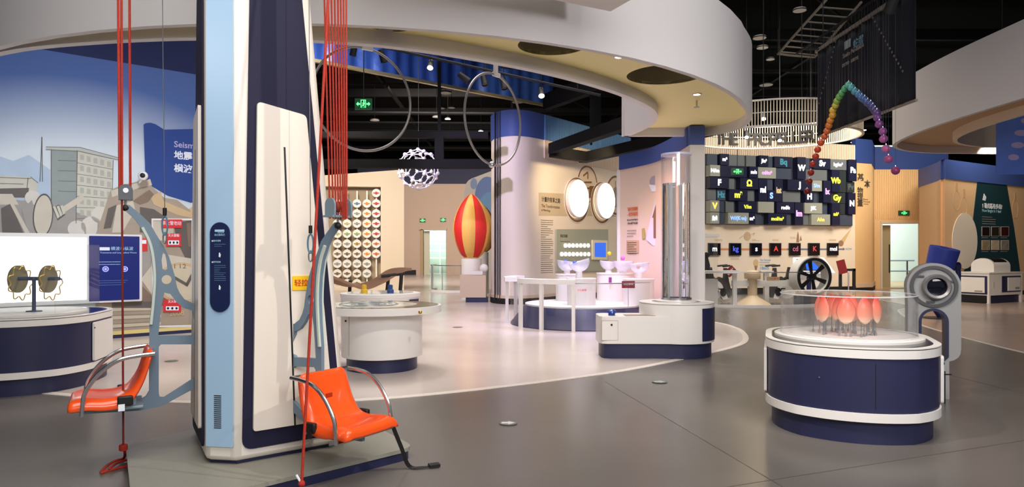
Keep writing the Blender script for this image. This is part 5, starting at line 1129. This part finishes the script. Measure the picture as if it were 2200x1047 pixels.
for x, y in ((-1.2, .9), (1.3, .8), (0, -1.7)): MB().tube([(x, y, RHt), (x, y, 9-ZB)], .01, 6).build('hanger_rod', blackmat, rg)
def track_lamp(p, to, lit, label, rod=None, s=1.0, group='track spotlights'):
    t = thing('track_spotlight', label, 'spotlight', p, group=group); q = (Vector(to)-Vector(p)).to_track_quat('Z', 'Y').to_matrix().to_4x4()
    MB().lathe([(.035*s, -.12*s), (.05*s, -.12*s), (.06*s, .1*s), (.05*s, .1*s)], 18, M=q, cap=False).lathe([(0, -.121*s), (.05*s, -.121*s)], 18, M=q, cap=False).build('housing', blackmat, t)
    MB().lathe([(.0001, .085*s), (.052*s, .085*s)], 18, M=q, cap=False).build('lens', lamp_glow if lit else mat('lamp_lens_off', (60, 60, 64), .2), t)
    MB().tube([(0, 0, 0), (0, 0, rod if rod else .25)], .01, 6).build('stem', blackmat, t); return t
for px_, py_, lab in ((1640, 250, 'nearest lit spotlight in the slatted ring'), (1604, 290, 'left lit spotlight deep inside the slatted ring'), (1675, 297, 'right small lit spotlight deep inside the slatted ring')):
    d = 16.2 if py_ < 260 else 18.0; p = at(px_, py_, d); track_lamp(p, p+Vector((-.2, -.6, -.7)), True, lab, 9-p.z, 1.1, 'spotlights in the slatted ring')
point((RX0-.3, RY0+.3, ZB+.5), 32, (255, 226, 176), .2)

# ================================================================== SNAKE PENDULUM
BF = Face((5.42, 12.1), (5.42, 9.15))
bn2 = thing('banner', 'dark navy hanging banner behind the rainbow balls', 'banner', (0, 0, 0))
m = MB(); nb = 60; zt, zb_ = 4.95, 3.45; vs2 = []; fs2 = []
for i in range(nb+1):
    s = BF.len*i/nb; w = .02*math.sin(s*17)+.012*math.sin(s*41)
    for j in range(9): f = j/8; p = BF.pt(s, zb_+(zt-zb_)*f, w*(1-.4*f)); vs2.append(tuple(p))
for i in range(nb):
    for j in range(8): a = i*9+j; fs2.append((a, a+1, a+10, a+9))
bo = m.add(vs2, fs2).build('cloth', mat('navy_banner_cloth', (17, 20, 32), .7), bn2, smooth=70); sf = bo.modifiers.new('thickness', 'SOLIDIFY'); sf.thickness = .006
MB().box((BF.len/2, zt+.02, 0), (BF.len+.1, .06, .06)).build('top_rail', mat('rail_grey', (150, 142, 132), .4, .3), bn2, BF.M, smooth=0); MB().box((BF.len/2, zb_-.01, 0), (BF.len, .03, .035)).build('bottom_rail', MATS['rail_grey'], bn2, BF.M, smooth=0)
for s in (.2, BF.len-.2): MB().tube([BF.pt(s, zt, 0), BF.pt(s, 9, 0)], .01, 6).build('hanger_rod', blackmat, bn2)
MB().box((5.12, 10.6, 4.97), (.03, 3.4, .03)).build('ball_rail', blackmat, bn2, smooth=0)
for y in (9.2, 12.0): MB().box((5.27, y, 4.97), (.3, .03, .03)).build('rail_bracket', blackmat, bn2, smooth=0)
tm = mat('banner_print', (120, 160, 180), .6)
dk = Matrix.Translation((0, 0, .035))
for body, px_, py_, h_, m_ in (('蛇摆', 1838, 98, 20, tm), ('Snake Pendulum', 1816, 122, 11, ink_grey), ('摆球节奏 · 周期变化', 1814, 143, 8, ink_grey)):
    s_, t_ = BF.hit(px_, py_); text(body, {20: .16, 11: .1, 8: .06}[h_], m_, bn2, BF.M @ Matrix.Translation((s_, t_, .04)), .002, 'LEFT')
s_, t_ = BF.hit(1826, 95); MB().box((s_, t_, .04), (.2, .13, .004)).build('title_plate', mat('plate_pale', (150, 160, 160), .6), bn2, BF.M, smooth=0)
for k in range(16):
    for sd in (0, 1):
        px_, py_ = (1800-k*3.0, 90+k*11) if sd == 0 else (1876+k*4.6, 30+k*8.2); s_, t_ = BF.hit(px_, py_)
        MB().prism(ellipse(s_, t_, .016, .016, 12), .036, .039, [ellipse(s_, t_, .011, .011, 12)]).build('bulb_mark', ink_grey, bn2, BF.M, smooth=0)
z3 = lambda x, y: (1500+x/3.739, 180+y/3.739); z2 = lambda x, y: (1560+x/3.173, y/3.173); z6 = lambda x, y: (1820+x/2.618, 300+y/2.618)
bl = [z3(*p) for p in ((875, 865), (892, 785), (905, 715), (920, 645), (943, 585), (960, 530), (985, 475), (1015, 425), (1035, 380), (1050, 335), (1062, 295), (1080, 252), (1082, 213), (1103, 175), (1115, 140), (1135, 105), (1155, 75), (1180, 40))]
bl += [z2(*p) for p in ((835, 580), (855, 598), (880, 625), (905, 645), (925, 668), (945, 680), (965, 700), (985, 715), (1000, 735), (1015, 755), (1028, 772), (1032, 803), (1043, 847), (1068, 897), (1073, 948), (1090, 1015))]+[z6(*p) for p in ((218, 52), (232, 110), (272, 175))]
cols = [(0, (110, 20, 24), 'dark red'), (.12, (190, 60, 40), 'orange-red'), (.24, (206, 110, 50), 'orange'), (.34, (200, 170, 60), 'yellow'), (.43, (80, 150, 80), 'green'), (.52, (70, 150, 150), 'teal'), (.62, (60, 90, 150), 'blue'), (.74, (70, 60, 110), 'indigo'), (.86, (150, 80, 150), 'purple'), (.94, (206, 110, 160), 'pink'), (1, (150, 60, 110), 'plum')]
def ordn(n): return str(n)+({1: 'st', 2: 'nd', 3: 'rd'}.get(n % 10, 'th') if n % 100 not in (11, 12, 13) else 'th')
N = len(bl); wire_m = mat('thin_wire', (60, 60, 64), .5)
for i, (px_, py_) in enumerate(bl):
    f = i/(N-1); j = max(k for k in range(len(cols)) if cols[k][0] <= f+1e-9); j2 = min(j+1, len(cols)-1); u = 0 if j2 == j else (f-cols[j][0])/(cols[j2][0]-cols[j][0])
    c = tuple(int(cols[j][1][q]*(1-u)+cols[j2][1][q]*u) for q in range(3)); nm = cols[j][2] if u < .5 else cols[j2][2]
    d = 5.12*F/(px_-1100); p = at(px_, py_, d)
    t = thing('pendulum_ball', '%s ball of the hanging rainbow arc, %s from its far left end' % (nm, ordn(i+1)), 'ball', p, group='balls of the snake pendulum')
    MB().sphere((0, 0, 0), .055, 18, 12).build('ball', mat('pb_%d' % i, c, .3), t, smooth=80); MB().tube([(0, 0, .05), (0, 0, 4.965-p.z)], .0022, 4).build('wire', wire_m, t)
    MB().cyl((0, 0, .05), .008, .02, 8).build('cap', steel, t)
spot((4.0, 10.2, 4.4), (5.15, 10.6, 3.0), 26, angle=95, blend=.8, size=.1)
track_lamp(at(1917, 6, 8.6), at(1880, 120, 9), True, 'bright lit spotlight at the top edge above the banner', 3, 1.2)
# ================================================================== CEILING LAMPS, FOIL, TRACK
lit = {(1033, 282), (1240+0, 0)}
k = 0
for px_, py_, r_, on, lab in ((1718, 23, 14, 0, 'grey disc ceiling lamp nearest the top, left of the banner'), (1632, 82, 14, 0, 'grey disc ceiling lamp just right of the canopy end, upper'), (1638, 103, 12, 0, 'grey disc ceiling lamp just right of the canopy end, middle'), (1655, 128, 9, 0, 'small disc ceiling lamp just right of the canopy end, lower'), (1646, 183, 14, 0, 'grey disc ceiling lamp above the slatted ring'),
    (957, 200, 13, 0, 'disc ceiling lamp between the two hoops, topmost'), (948, 233, 8, 0, 'small disc ceiling lamp between the two hoops, second row left'), (970, 232, 8, 0, 'small disc ceiling lamp between the two hoops, second row right'), (938, 252, 9, 0, 'small disc ceiling lamp between the two hoops, third row'), (805, 259, 10, 0, 'disc ceiling lamp seen inside the left hoop'), (962, 256, 6, 1, 'small lit ceiling lamp between the two hoops'), (966, 289, 8, 0, 'disc ceiling lamp low between the two hoops'), (1033, 282, 5, 1, 'small lit ceiling lamp left of the round-cornered wall'), (1112, 220, 12, 0, 'disc ceiling lamp at the right hoop'), (1856, 280, 5, 1, 'small lit ceiling lamp right of the slatted ring, upper'), (1833, 306, 5, 1, 'small lit ceiling lamp right of the slatted ring, lower'), (1265, 178, 9, 0, 'disc ceiling lamp under the inner canopy edge')):
    z = 6.8; d = F*(z-EYE)/(HZ-py_); p = at(px_, py_, d); t = thing('disc_lamp', lab, 'ceiling light', p, group='disc lamps under the roof'); q = r_/F*d
    MB().lathe([(q, 0), (q*1.02, .02), (q*.9, .05), (.02, .06)], 20, cap=False).build('shade', blackmat, t); MB().cyl((0, 0, -.005), q*.98, .01, 20).build('disc', lamp_glow if on else lamp_soft, t); MB().tube([(0, 0, .05), (0, 0, 9-z)], .008, 6).build('stem', ceil_m, t)
fo = tag(MB().box((0, 0, 0), (1, 1, 1)).build('foil_curtain', mat('blue_foil', (30, 54, 118), .4, .2, bump=1.0, bscale=3.5), None), 'crinkled blue foil curtain with a silver edge high under the roof', 'curtain')
FO = Face(at(640, 120, 18.2).to_2d(), at(1190, 229, 24.4).to_2d()); fo.data.clear_geometry()
m = MB(); vs2 = []; fs2 = []; nb = 120
for i in range(nb+1):
    s = FO.len*i/nb; w = .05*math.sin(s*5+2*math.sin(s))+.03*math.sin(s*13+1)
    for j in range(10): vs2.append((s, 6.62+2.4*j/9, w*(1+.5*math.sin(j*2.1+s*3))))
for i in range(nb):
    for j in range(9): a = i*10+j; fs2.append((a, a+1, a+11, a+10))
fo.data.from_pydata(vs2, [], fs2); fo.data.shade_smooth(); fo.matrix_basis = FO.M
MB().box((FO.len/2, 6.58, .03), (FO.len, .09, .12)).build('silver_edge', mat('silver_edge', (200, 190, 160), .25, .9), fo, smooth=0)
spot((-2.2, 16.5, 6.4), FO.pt(FO.len*.45, 7.4, 0), 170, (150, 180, 255), 80, .7, .2); spot((-.4, 19.5, 6.3), FO.pt(FO.len*.8, 6.6, 0), 480, (255, 240, 200), 60, .8, .1)
tk = thing('lighting_track', 'black lighting track under the blue foil curtain', 'track', (0, 0, 0)); pa, pb = at(800, 96, 15), at(1290, 205, 15); MB().tube([pa, pb], .03, 6).build('rail', blackmat, tk)
for f in (.1, .5, .9): p = pa.lerp(pb, f); MB().tube([p, (p.x, p.y, 9)], .012, 6).build('hanger_rod', blackmat, tk)
for px_, py_, on, lab, to in ((925, 140, 1, 'lit spotlight left of the right hoop', (0, -1, -1)), (822, 122, 0, 'dark spotlight at the top of the left hoop', (.3, .2, -1)), (760, 108, 0, 'dark spotlight behind the red ropes', (-.3, .3, -1)), (998, 168, 0, 'dark slanting spotlight left of the right hoop top', (.8, 0, -.6)), (1040, 172, 0, 'dark spotlight inside the top left of the right hoop', (.2, -.3, -1)), (1082, 180, 0, 'dark spotlight inside the top right of the right hoop', (.2, -.3, -1)), (1163, 200, 1, 'lit spotlight right of the right hoop', (0, -1, -1))):
    p = at(px_, py_, 15); track_lamp(p, p+Vector(to), bool(on), lab, 9-p.z, 1.25)
point(at(1174, 206, 14.9), 1.5, (60, 70, 255), .03)
# cable tray
ct = thing('cable_tray', 'pale ladder-shaped cable tray under the roof left of the banner', 'cable tray', (0, 0, 0)); tm_ = mat('tray_grey', (88, 84, 78), .5)
q = [at(1775, 0, 14.0), at(1672, 116, 19.5), at(1752, 124, 19.0), at(1840, 20, 14.0)]; z = 6.9
def toz(p, z): k = (z-EYE)/(p.z-EYE); return Vector((p.x*k, p.y*k, z))
q = [toz(p, z) for p in (at(1775, 0, 10), at(1672, 116, 10), at(1750, 123, 10), at(1850, 5, 10))]
MB().tube(smoothpts([q[0], q[0].lerp(q[1], .9), q[1].lerp(q[2], .1), q[2]], 4), .03, 6).build('side_rail', tm_, ct); MB().tube([q[2], q[3]], .03, 6).build('side_rail', tm_, ct)
for i in range(8): f = .05+i*.12; MB().tube([q[1].lerp(q[0], f), q[2].lerp(q[3], f)], .018, 6).build('rung', tm_, ct)
for p in (q[1], q[2]): MB().tube([p, (p.x, p.y, 9)], .012, 6).build('hanger_rod', blackmat, ct)
# hoops
def hoop(cx, cy, ry_, yaw, d, label, tilt=0):
    R = ry_/F*d; c = at(cx, cy, d); t = thing('steel_hoop', label, 'hoop', c, yaw, 'hanging hoops')
    MB().tube([(R*math.cos(a), 0, R*math.sin(a)) for a in [2*PI*i/72 for i in range(72)]], .018, 8, True).build('ring', mat('hoop_grey', (150, 146, 142), .35, .5), t)
    MB().box((.06, 0, R), (.16, .05, .06)).build('clamp', white, t, bevel=.01); MB().tube([(0, 0, R), (0, 0, 9-c.z)], .006, 6).build('wire', blackmat, t); return t
hoop(780, 213, 111, math.radians(34), 9.2, 'left steel hoop hanging behind the ropes')
h2 = hoop(1061, 257, 98, math.radians(54), 10.2, 'right steel hoop hanging before the round-cornered wall')
MB().box((.02, -.02, .74), (.08, .04, .2)).build('white_sensor', white, h2, bevel=.01); MB().sphere((-.05, 0, -.68), .05, 12, 8).build('lower_joint', steel, h2)
# blue print under the right canopy
bpz = zat(375, 11.2); sh = thing('blue_hanging_print', 'blue hanging print with pale wisps under the right canopy', 'banner', (at(2140, 300, 11.2).x, 11.2, bpz))
MB().box((.9, 0, .75), (1.8, .01, 1.5)).build('sheet', mat('blue_print_sheet', (64, 98, 190), .5, noise=.35, nscale=2.2), sh, smooth=0)
for k in range(6): MB().prism(ellipse(.28+.07*k, .28+.2*k, .09+.02*(k % 3), .05, 16), .006, .009, (), RXm).build('wisp', mat('wisp_lilac', (150, 140, 190), .6), sh, smooth=0)
MB().tube([(.1, 0, 1.5), (.1, 0, 9-bpz)], .005, 6).build('wire', blackmat, sh)

# ================================================================== LUX WALL AND RIGHT EXHIBITS
LX = Face((12.68, 20.0), (16.87, 22.5)); teal = mat('dark_teal_print', (34, 62, 70), .35)
wdecal(LX, wk, 'teal_panel', [(2099, 392), (2162, 395), (2178, 490), (2192, 590), (2192, 640), (2066, 640), (2066, 588), (2080, 570), (2088, 540), (2090, 470)], teal, .0, .012)
wdecal(LX, wk, 'white_oval', ellipse(2071, 518, 27, 60, 40), mat('oval_cream', (236, 224, 208), .6), .014, .012)
wtext(LX, wk, '1 勒克斯有多亮?', 2109, 447, 8.5, ink_white, .014, world=1, bold=.03, fit=2152); wtext(LX, wk, 'How Bright Is 1 lux?', 2109, 456, 6.5, mat('pale_teal_print', (140, 190, 200), .6), .014, world=1, fit=2150)
wdecal(LX, wk, 'flame_mark', [(2113, 416), (2118, 424), (2116, 432), (2110, 430)], ink_white, .012, .003)
s_, t_ = LX.hit(2109, 466); textlines(s_, t_, LX.hit(2138, 466)[0]-s_, 4, .07, .016, ink_grey, wk, LX.M @ Matrix.Translation((0, 0, .012)), seed=20)
phc = [(30, 14, 12), (40, 34, 18), (60, 14, 14), (150, 130, 100), (190, 170, 140), (140, 130, 120)]
for k in range(6):
    x = 2108+(k % 3)*20.5; y = 487 if k < 3 else 516.5
    o = wdecal(LX, wk, 'photo_print', [(x, y), (x+17.5, y), (x+17.5, y+21), (x, y+21)], mat('photo_edge', (200, 190, 180), .5), .012, .004); wdecal(LX, o, 'photo_image', [(x+1, y+1), (x+16.5, y+1), (x+16.5, y+20), (x+1, y+20)], mat('photo_%d' % k, phc[k], .5, noise=.6, nscale=6), .016, .003).matrix_basis = Matrix()
    o = wdecal(LX, wk, 'photo_caption', [(x, y+23.5), (x+14, y+23.5), (x+14, y+24.8), (x, y+24.8)], ink_grey, .012, .003)
for x, y in ((2055, 432), (2071, 445), (2181, 450)):
    s_, t_ = LX.hit(x, y); MB().prism(ellipse(s_, t_, .2, .3, 24), 0, .004, [ellipse(s_, t_, .185, .285, 24)]).build('bulb_outline', mat('bulb_ink', (206, 164, 120), .6), wk, LX.M, smooth=0); MB().box((s_, t_+.42, .003), (.12, .24, .004)).build('bulb_cap_outline', MATS['bulb_ink'], wk, LX.M, smooth=0)
cb = thing('exhibit_cabinet', 'white cabinet with navy panels and a barrel-shaped lid before the lux wall', 'cabinet', (12.89, 18.45, 0), math.atan2(.45, .9))
MB().box((.8, .42, .52), (1.6, .84, .6)).build('body', white, cb, smooth=0); MB().box((.85, .42, .1), (1.3, .76, .2)).build('plinth', navy, cb, smooth=0)
for x, y in ((.03, .03), (.03, .81), (1.57, .03)): MB().box((x, y, .41), (.07, .07, .82)).build('corner_post', white, cb, smooth=0)
MB().box((.8, .42, .835), (1.66, .9, .03)).build('top', white, cb, smooth=0)
def side_panel(x0, x1, z0, z1, m_, off, nm, p): return MB().box(((x0+x1)/2, -off, (z0+z1)/2), (x1-x0, .02, z1-z0)).build(nm, m_, p, smooth=0)
o = side_panel(.6, 1.5, .3, .74, navy, .006, 'navy_panel', cb); side_panel(.85, 1.46, .33, .7, white, .02, 'white_door', o); side_panel(1.18, 1.38, .38, .43, ink_grey, .032, 'vent', o)
side_panel(.2, .215, .42, .6, ink_grey, .005, 'handle', cb)
o = MB().box((-.006, .42, .5), (.02, .76, .5)).build('navy_panel', navy, cb, smooth=0); o2 = MB().box((-.022, .42, .5), (.02, .64, .42)).build('white_door', white, o, smooth=0); MB().box((-.008, .42, .12), (.02, .74, .2)).build('kick_panel', black, cb, smooth=0); MB().box((-.034, .25, .33), (.01, .2, .04)).build('vent', ink_grey, o, smooth=0)
lid = MB().prism(ellipse(0, .16, .3, .22, 18, 0, PI, False)+[(-.3, 0), (.3, 0)], .45, 1.25, (), Matrix.Translation((0, .42, .85)) @ Matrix(((0, 0, 1, 0), (1, 0, 0, 0), (0, 1, 0, 0), (0, 0, 0, 1)))).build('barrel_lid', white, cb)
MB().prism(ellipse(0, .16, .305, .225, 12, R_(95), R_(150), False)+list(reversed(ellipse(0, .16, .29, .21, 12, R_(95), R_(150), False))), .53, 1.17, (), Matrix.Translation((0, .42, .85)) @ Matrix(((0, 0, 1, 0), (1, 0, 0, 0), (0, 1, 0, 0), (0, 0, 0, 1)))).build('dark_window', black, lid)
# blue drum telescope
dm = thing('blue_drum_viewer', 'tilted blue drum held by a curved fork on a round floor plate', 'viewer', (at(2020, 685, 14.4).x, 14.4, 0))
MB().lathe([(.34, 0), (.34, .02), (0, .03)], 36).build('floor_plate', mat('plate_dark', (60, 58, 60), .4), dm)
drum_m = mat('blue_drum', (52, 70, 170), .45); dn = mat('navy_fork', (38, 46, 100), .4)
T = Matrix.Translation((.0, 0, 1.13)) @ Matrix.Rotation(math.radians(8), 4, 'Y') @ Matrix.Rotation(math.radians(12), 4, 'X')
MB().lathe([(.23, -.42), (.25, -.3), (.285, .34), (.28, .37), (.1, .37), (.1, .33), (0, .33)], 40, M=T).build('drum', drum_m, dm)
MB().lathe([(.0001, .336), (.098, .336)], 24, M=T, cap=False).build('eyepiece', black, dm); MB().cyl((.12, -.25, -.2), .03, .02, 12, T).build('port', black, dm)
MB().tube(smoothpts([(.36, 0, 1.15), (.38, 0, .9), (.34, 0, .5), (.2, 0, .2), (.0, 0, .03)], 6), .05, 10).build('fork_arm', dn, dm); MB().cyl((0, 0, 0), .09, .1, 16, Matrix.Translation((.29, 0, 1.1)) @ Matrix.Rotation(PI/2, 4, 'Y')).build('pivot', dn, dm)
MB().tube(smoothpts([(-.36, 0, 1.0), (-.34, 0, .6), (-.15, 0, .25), (0, 0, .03)], 6), .05, 10).build('fork_arm', dn, dm)

# ================================================================== PEDAL FAN AREA
kb = struct(arc_slab(2.95, 3.02, 0, .07, R_(200), R_(300), 40).build('trim_1', white, None, Matrix.Translation((6.3, 20.1, 0))))
gp = thing('curved_glass_guard', 'curved clear guard panel in front of the pedal fan', 'railing', (6.3, 20.1, 0)); arc_slab(2.97, 2.98, .07, .88, R_(200), R_(300), 40).build('clear_panel', glass, gp); arc_slab(2.965, 2.985, .88, .9, R_(200), R_(300), 40).build('top_edge', steel, gp)
sd = MB().prism(rrect(-.16, -.05, .16, .05, .01), 0, .004).build('notice', mat('tan_notice', (216, 180, 140), .5), gp, Matrix.Translation((2.96*math.cos(R_(275)), 2.96*math.sin(R_(275)), .73)) @ RXm, smooth=0); text('小心玻璃', .06, red_print, sd, Matrix.Translation((.02, 0, .004)), .001)
ra = thing('white_side_rail', 'white square rail left of the wooden mushroom stand', 'railing', (at(1560, 620, 17.95).x, 17.95, 0))
MB().box((-.2, 0, .88), (1.0, .22, .08)).build('top', white, ra, smooth=0)
for x in (.22, -.6): MB().box((x, 0, .42), (.1, .1, .84)).build('post', white, ra, smooth=0)
sm_ = thing('mushroom_stand', 'cream mushroom-shaped stand with conical foot and side arms', 'exhibit stand', (at(1625, 655, 18.0).x, 18.3, 0)); mw = mat('cream_wood', (216, 190, 156), .45)
MB().lathe([(.47, 0), (.45, .03), (.16, .2), (.13, .24)], 40).build('foot', mw, sm_); MB().cyl((0, 0, .2), .125, .5, 28).build('column', mw, sm_); MB().lathe([(.2, .68), (.21, .7), (.21, .84), (.15, .9), (0, .92)], 36).build('cap', mw, sm_)
MB().box((.3, .0, .56), (1.7, .12, .16)).build('side_arm', white, sm_, smooth=0); MB().box((.48, .3, .42), (.12, .12, .84)).build('post', white, sm_, smooth=0); MB().box((.48, .3, .86), (.34, .2, .06)).build('post_cap', white, sm_, smooth=0)
def bike(px, d, label, sign, flip):
    s = -1 if flip else 1; t = thing('exercise_bike', label, 'exercise bike', ((px-1100)/F*d, d, 0), group='pedal bikes of the fan')
    Y = Matrix.Rotation(PI/2, 4, 'X')
    MB().prism(ellipse(s*-.1, .34, .27, .27, 28), -.06, .06, (), Y).build('wheel_housing', white, t); MB().prism(ellipse(s*-.1, .34, .15, .15, 24), -.07, .07, (), Y).build('wheel_disc', mat('bike_grey', (190, 184, 174), .4), t)
    MB().prism([(s*p[0], p[1]) for p in ((-.1, .6), (.1, .52), (.2, .14), (.36, .1), (.4, .3), (.33, .6), (.28, .95), (.2, .95), (.18, .66), (.05, .7))], -.05, .05, (), Y).build('frame', mat('bike_charcoal', (70, 66, 66), .45), t)
    MB().prism([(s*p[0], p[1]) for p in ((.0, .3), (.22, .3), (.3, .08), (.16, .05))], -.07, .07, (), Y).build('lower_fairing', white, t)
    MB().prism(ellipse(s*.16, .26, .09, .12, 20), -.085, .085, (), Y).build('crank_disc', black, t)
    for k in (-1, 1): MB().tube([(s*.16, k*.09, .26), (s*(.16+k*.1), k*.12, .26-.1*k)], .014, 6).build('crank_arm', blackmat, t); MB().box((s*(.16+k*.1), k*.17, .26-.1*k), (.1, .09, .03)).build('pedal', black, t, smooth=0)
    MB().tube([(s*.24, -.25, 1.02), (s*.28, -.06, 1.04), (s*.28, .06, 1.04), (s*.24, .25, 1.02)], .018, 8).build('handlebar', steel, t)
    for k in (-1, 1): MB().tube([(s*.25-.16, k*.25, 1.0), (s*.24+.06, k*.25, 1.02)], .026, 8).build('grip', black, t)
    MB().prism([(s*p[0], p[1]) for p in ((-.42, .62), (-.3, .9), (-.16, .98), (-.1, .7), (.0, .62))], -.09, .09, (), Y).build('saddle', black, t, bevel=.02)
    if sign:
        o = MB().prism(rrect(-.14, -.11, .14, .11, .01), 0, .01, (), Matrix.Translation((s*.34, -.16, .86)) @ Y @ Matrix.Rotation(.75, 4, 'Z')).build('red_card', wine, t, smooth=0); text('设备维护', .05, ink_white, o, Matrix.Translation((s*.34, -.173, .88)) @ Y @ Matrix.Rotation(.75, 4, 'Z'), .001); text('暂停使用', .05, ink_white, o, Matrix.Translation((s*.34, -.173, .82)) @ Y @ Matrix.Rotation(.75, 4, 'Z'), .001)
    return t
bike(1540, 19.4, 'white and charcoal exercise bike with a red card on its handlebar', True, False)
bike(1682, 19.6, 'exercise bike facing the big spoked fan wheel', False, True)
fn = thing('fan_wheel', 'large white ring with black fan blades behind the guard panel', 'fan', (at(1743, 600, 18.0).x, 18.0, 0), math.radians(12)); R = .53; zc = zat(595, 18)
Y = Matrix.Translation((0, 0, zc)) @ Matrix.Rotation(PI/2, 4, 'X')
MB().lathe([(R-.1, -.2), (R, -.2), (R, .12), (R-.1, .12), (R-.1, -.2)], 56, M=Y, cap=False).build('ring', white, fn); MB().lathe([(R-.1, .12), (R-.03, .12), (R-.03, .15), (R-.1, .15), (R-.1, .12)], 56, M=Y, cap=False).build('inner_rim', blackmat, fn)
for k in range(6): MB().prism([(-.03, .06), (.03, .06), (.07, R-.1), (-.05, R-.1)], .02, .05, (), Y @ Matrix.Rotation(k*PI/3+.2, 4, 'Z')).build('blade', black, fn, smooth=0)
MB().cyl((0, 0, .0), .09, .1, 24, Y).build('hub', black, fn); MB().tube([(0, .1, zc), (0, .1, zc-R)], .06, 8).build('strut', mat('strut_blue', (60, 62, 130), .4), fn); MB().box((0, .05, max(.05, (zc-R)/2)), (.7, .4, max(.1, zc-R+.04))).build('foot', blackmat, fn, smooth=0)
sk_ = thing('screen_desk', 'slanted white-framed screen desk behind the fan wheel', 'screen', (at(1742, 570, 20.5).x, 20.5, 0)); Ts = Matrix.Translation((0, 0, .98)) @ Matrix.Rotation(math.radians(48), 4, 'X')
MB().prism([(-.62, -.3), (.62, -.3), (.46, .3), (-.46, .3)], 0, .05, (), Ts).build('frame', mat('lit_white_frame', (246, 246, 250), .4, emit=(255, 255, 255), estr=.5), sk_, smooth=0); MB().prism([(-.5, -.23), (.5, -.23), (.38, .24), (-.38, .24)], .05, .056, (), Ts).build('bezel', black, sk_, smooth=0); MB().prism([(-.2, -.2), (.3, -.2), (.26, .2), (-.14, .2)], .056, .06, (), Ts).build('display', screen_blue, sk_, smooth=0); MB().box((0, .1, .4), (.9, .3, .8)).build('cabinet', white, sk_, smooth=0)
ss = thing('notice_stand', 'dark stand with a tilted wine-red card beside the timber wall', 'sign', (at(1820, 620, 20).x, 20, 0))
for x in (-.2, .2): MB().box((x, 0, .46), (.07, .07, .92)).build('post', blackmat, ss, smooth=0)
MB().box((0, 0, .88), (.46, .07, .07)).build('crossbar', blackmat, ss, smooth=0); MB().box((0, -.12, .98), (.24, .03, .4), M=Matrix.Translation((.03, 0, .02)) @ Matrix.Rotation(-.25, 4, 'Y')).build('card', wine, ss, smooth=0); MB().tube([(.02, -.04, .1), (.02, -.04, .8)], .02, 8).build('stem', steel, ss)
# acrylic case at the pillar
ac = thing('pillar_case', 'clear display case half hidden by the pillar before the unit wall', 'display case', (at(1522, 540, 18).x, 18.2, 0)); MB().box((0, 0, 1.25), (.5, .4, 1.1)).build('clear_box', glass, ac, smooth=0); MB().box((0, 0, 1.84), (.56, .46, .08)).build('lid', white, ac, smooth=0); MB().box((0, 0, .34), (.5, .4, .68)).build('base', white, ac, smooth=0); MB().lathe([(.08, 0), (.1, .3), (.05, .5), (.12, .6), (0, .65)], 16, (0, 0, .75)).build('model', blackmat, ac)
# floor markers
for px_, py_, r_, c, lab in ((1092, 911, .055, (230, 228, 224), 'white floor marker nearest the camera'), (1417, 822, .06, (200, 214, 210), 'white floor marker below the water column cabinet'), (368, 777, .06, (60, 140, 70), 'green floor marker behind the left swing seat'), (983, 704, .07, (120, 116, 96), 'olive floor marker beyond the glass-topped table')):
    p = gnd(px_, py_); t = thing('floor_marker', lab, 'floor sticker', (p.x, p.y, .006)); 
    MB().lathe([(r_*1.35, 0), (r_*1.35, .002), (0, .002)], 28).build('disc', mat('marker_rim', (120, 118, 114), .4), t); MB().prism([(-r_, -r_*.4), (0, -r_*.4), (0, -r_*.9), (r_, 0), (0, r_*.9), (0, r_*.4), (-r_, r_*.4)], .002, .004).build('arrow', mat('marker_%d' % px_, c, .4), t, smooth=0)
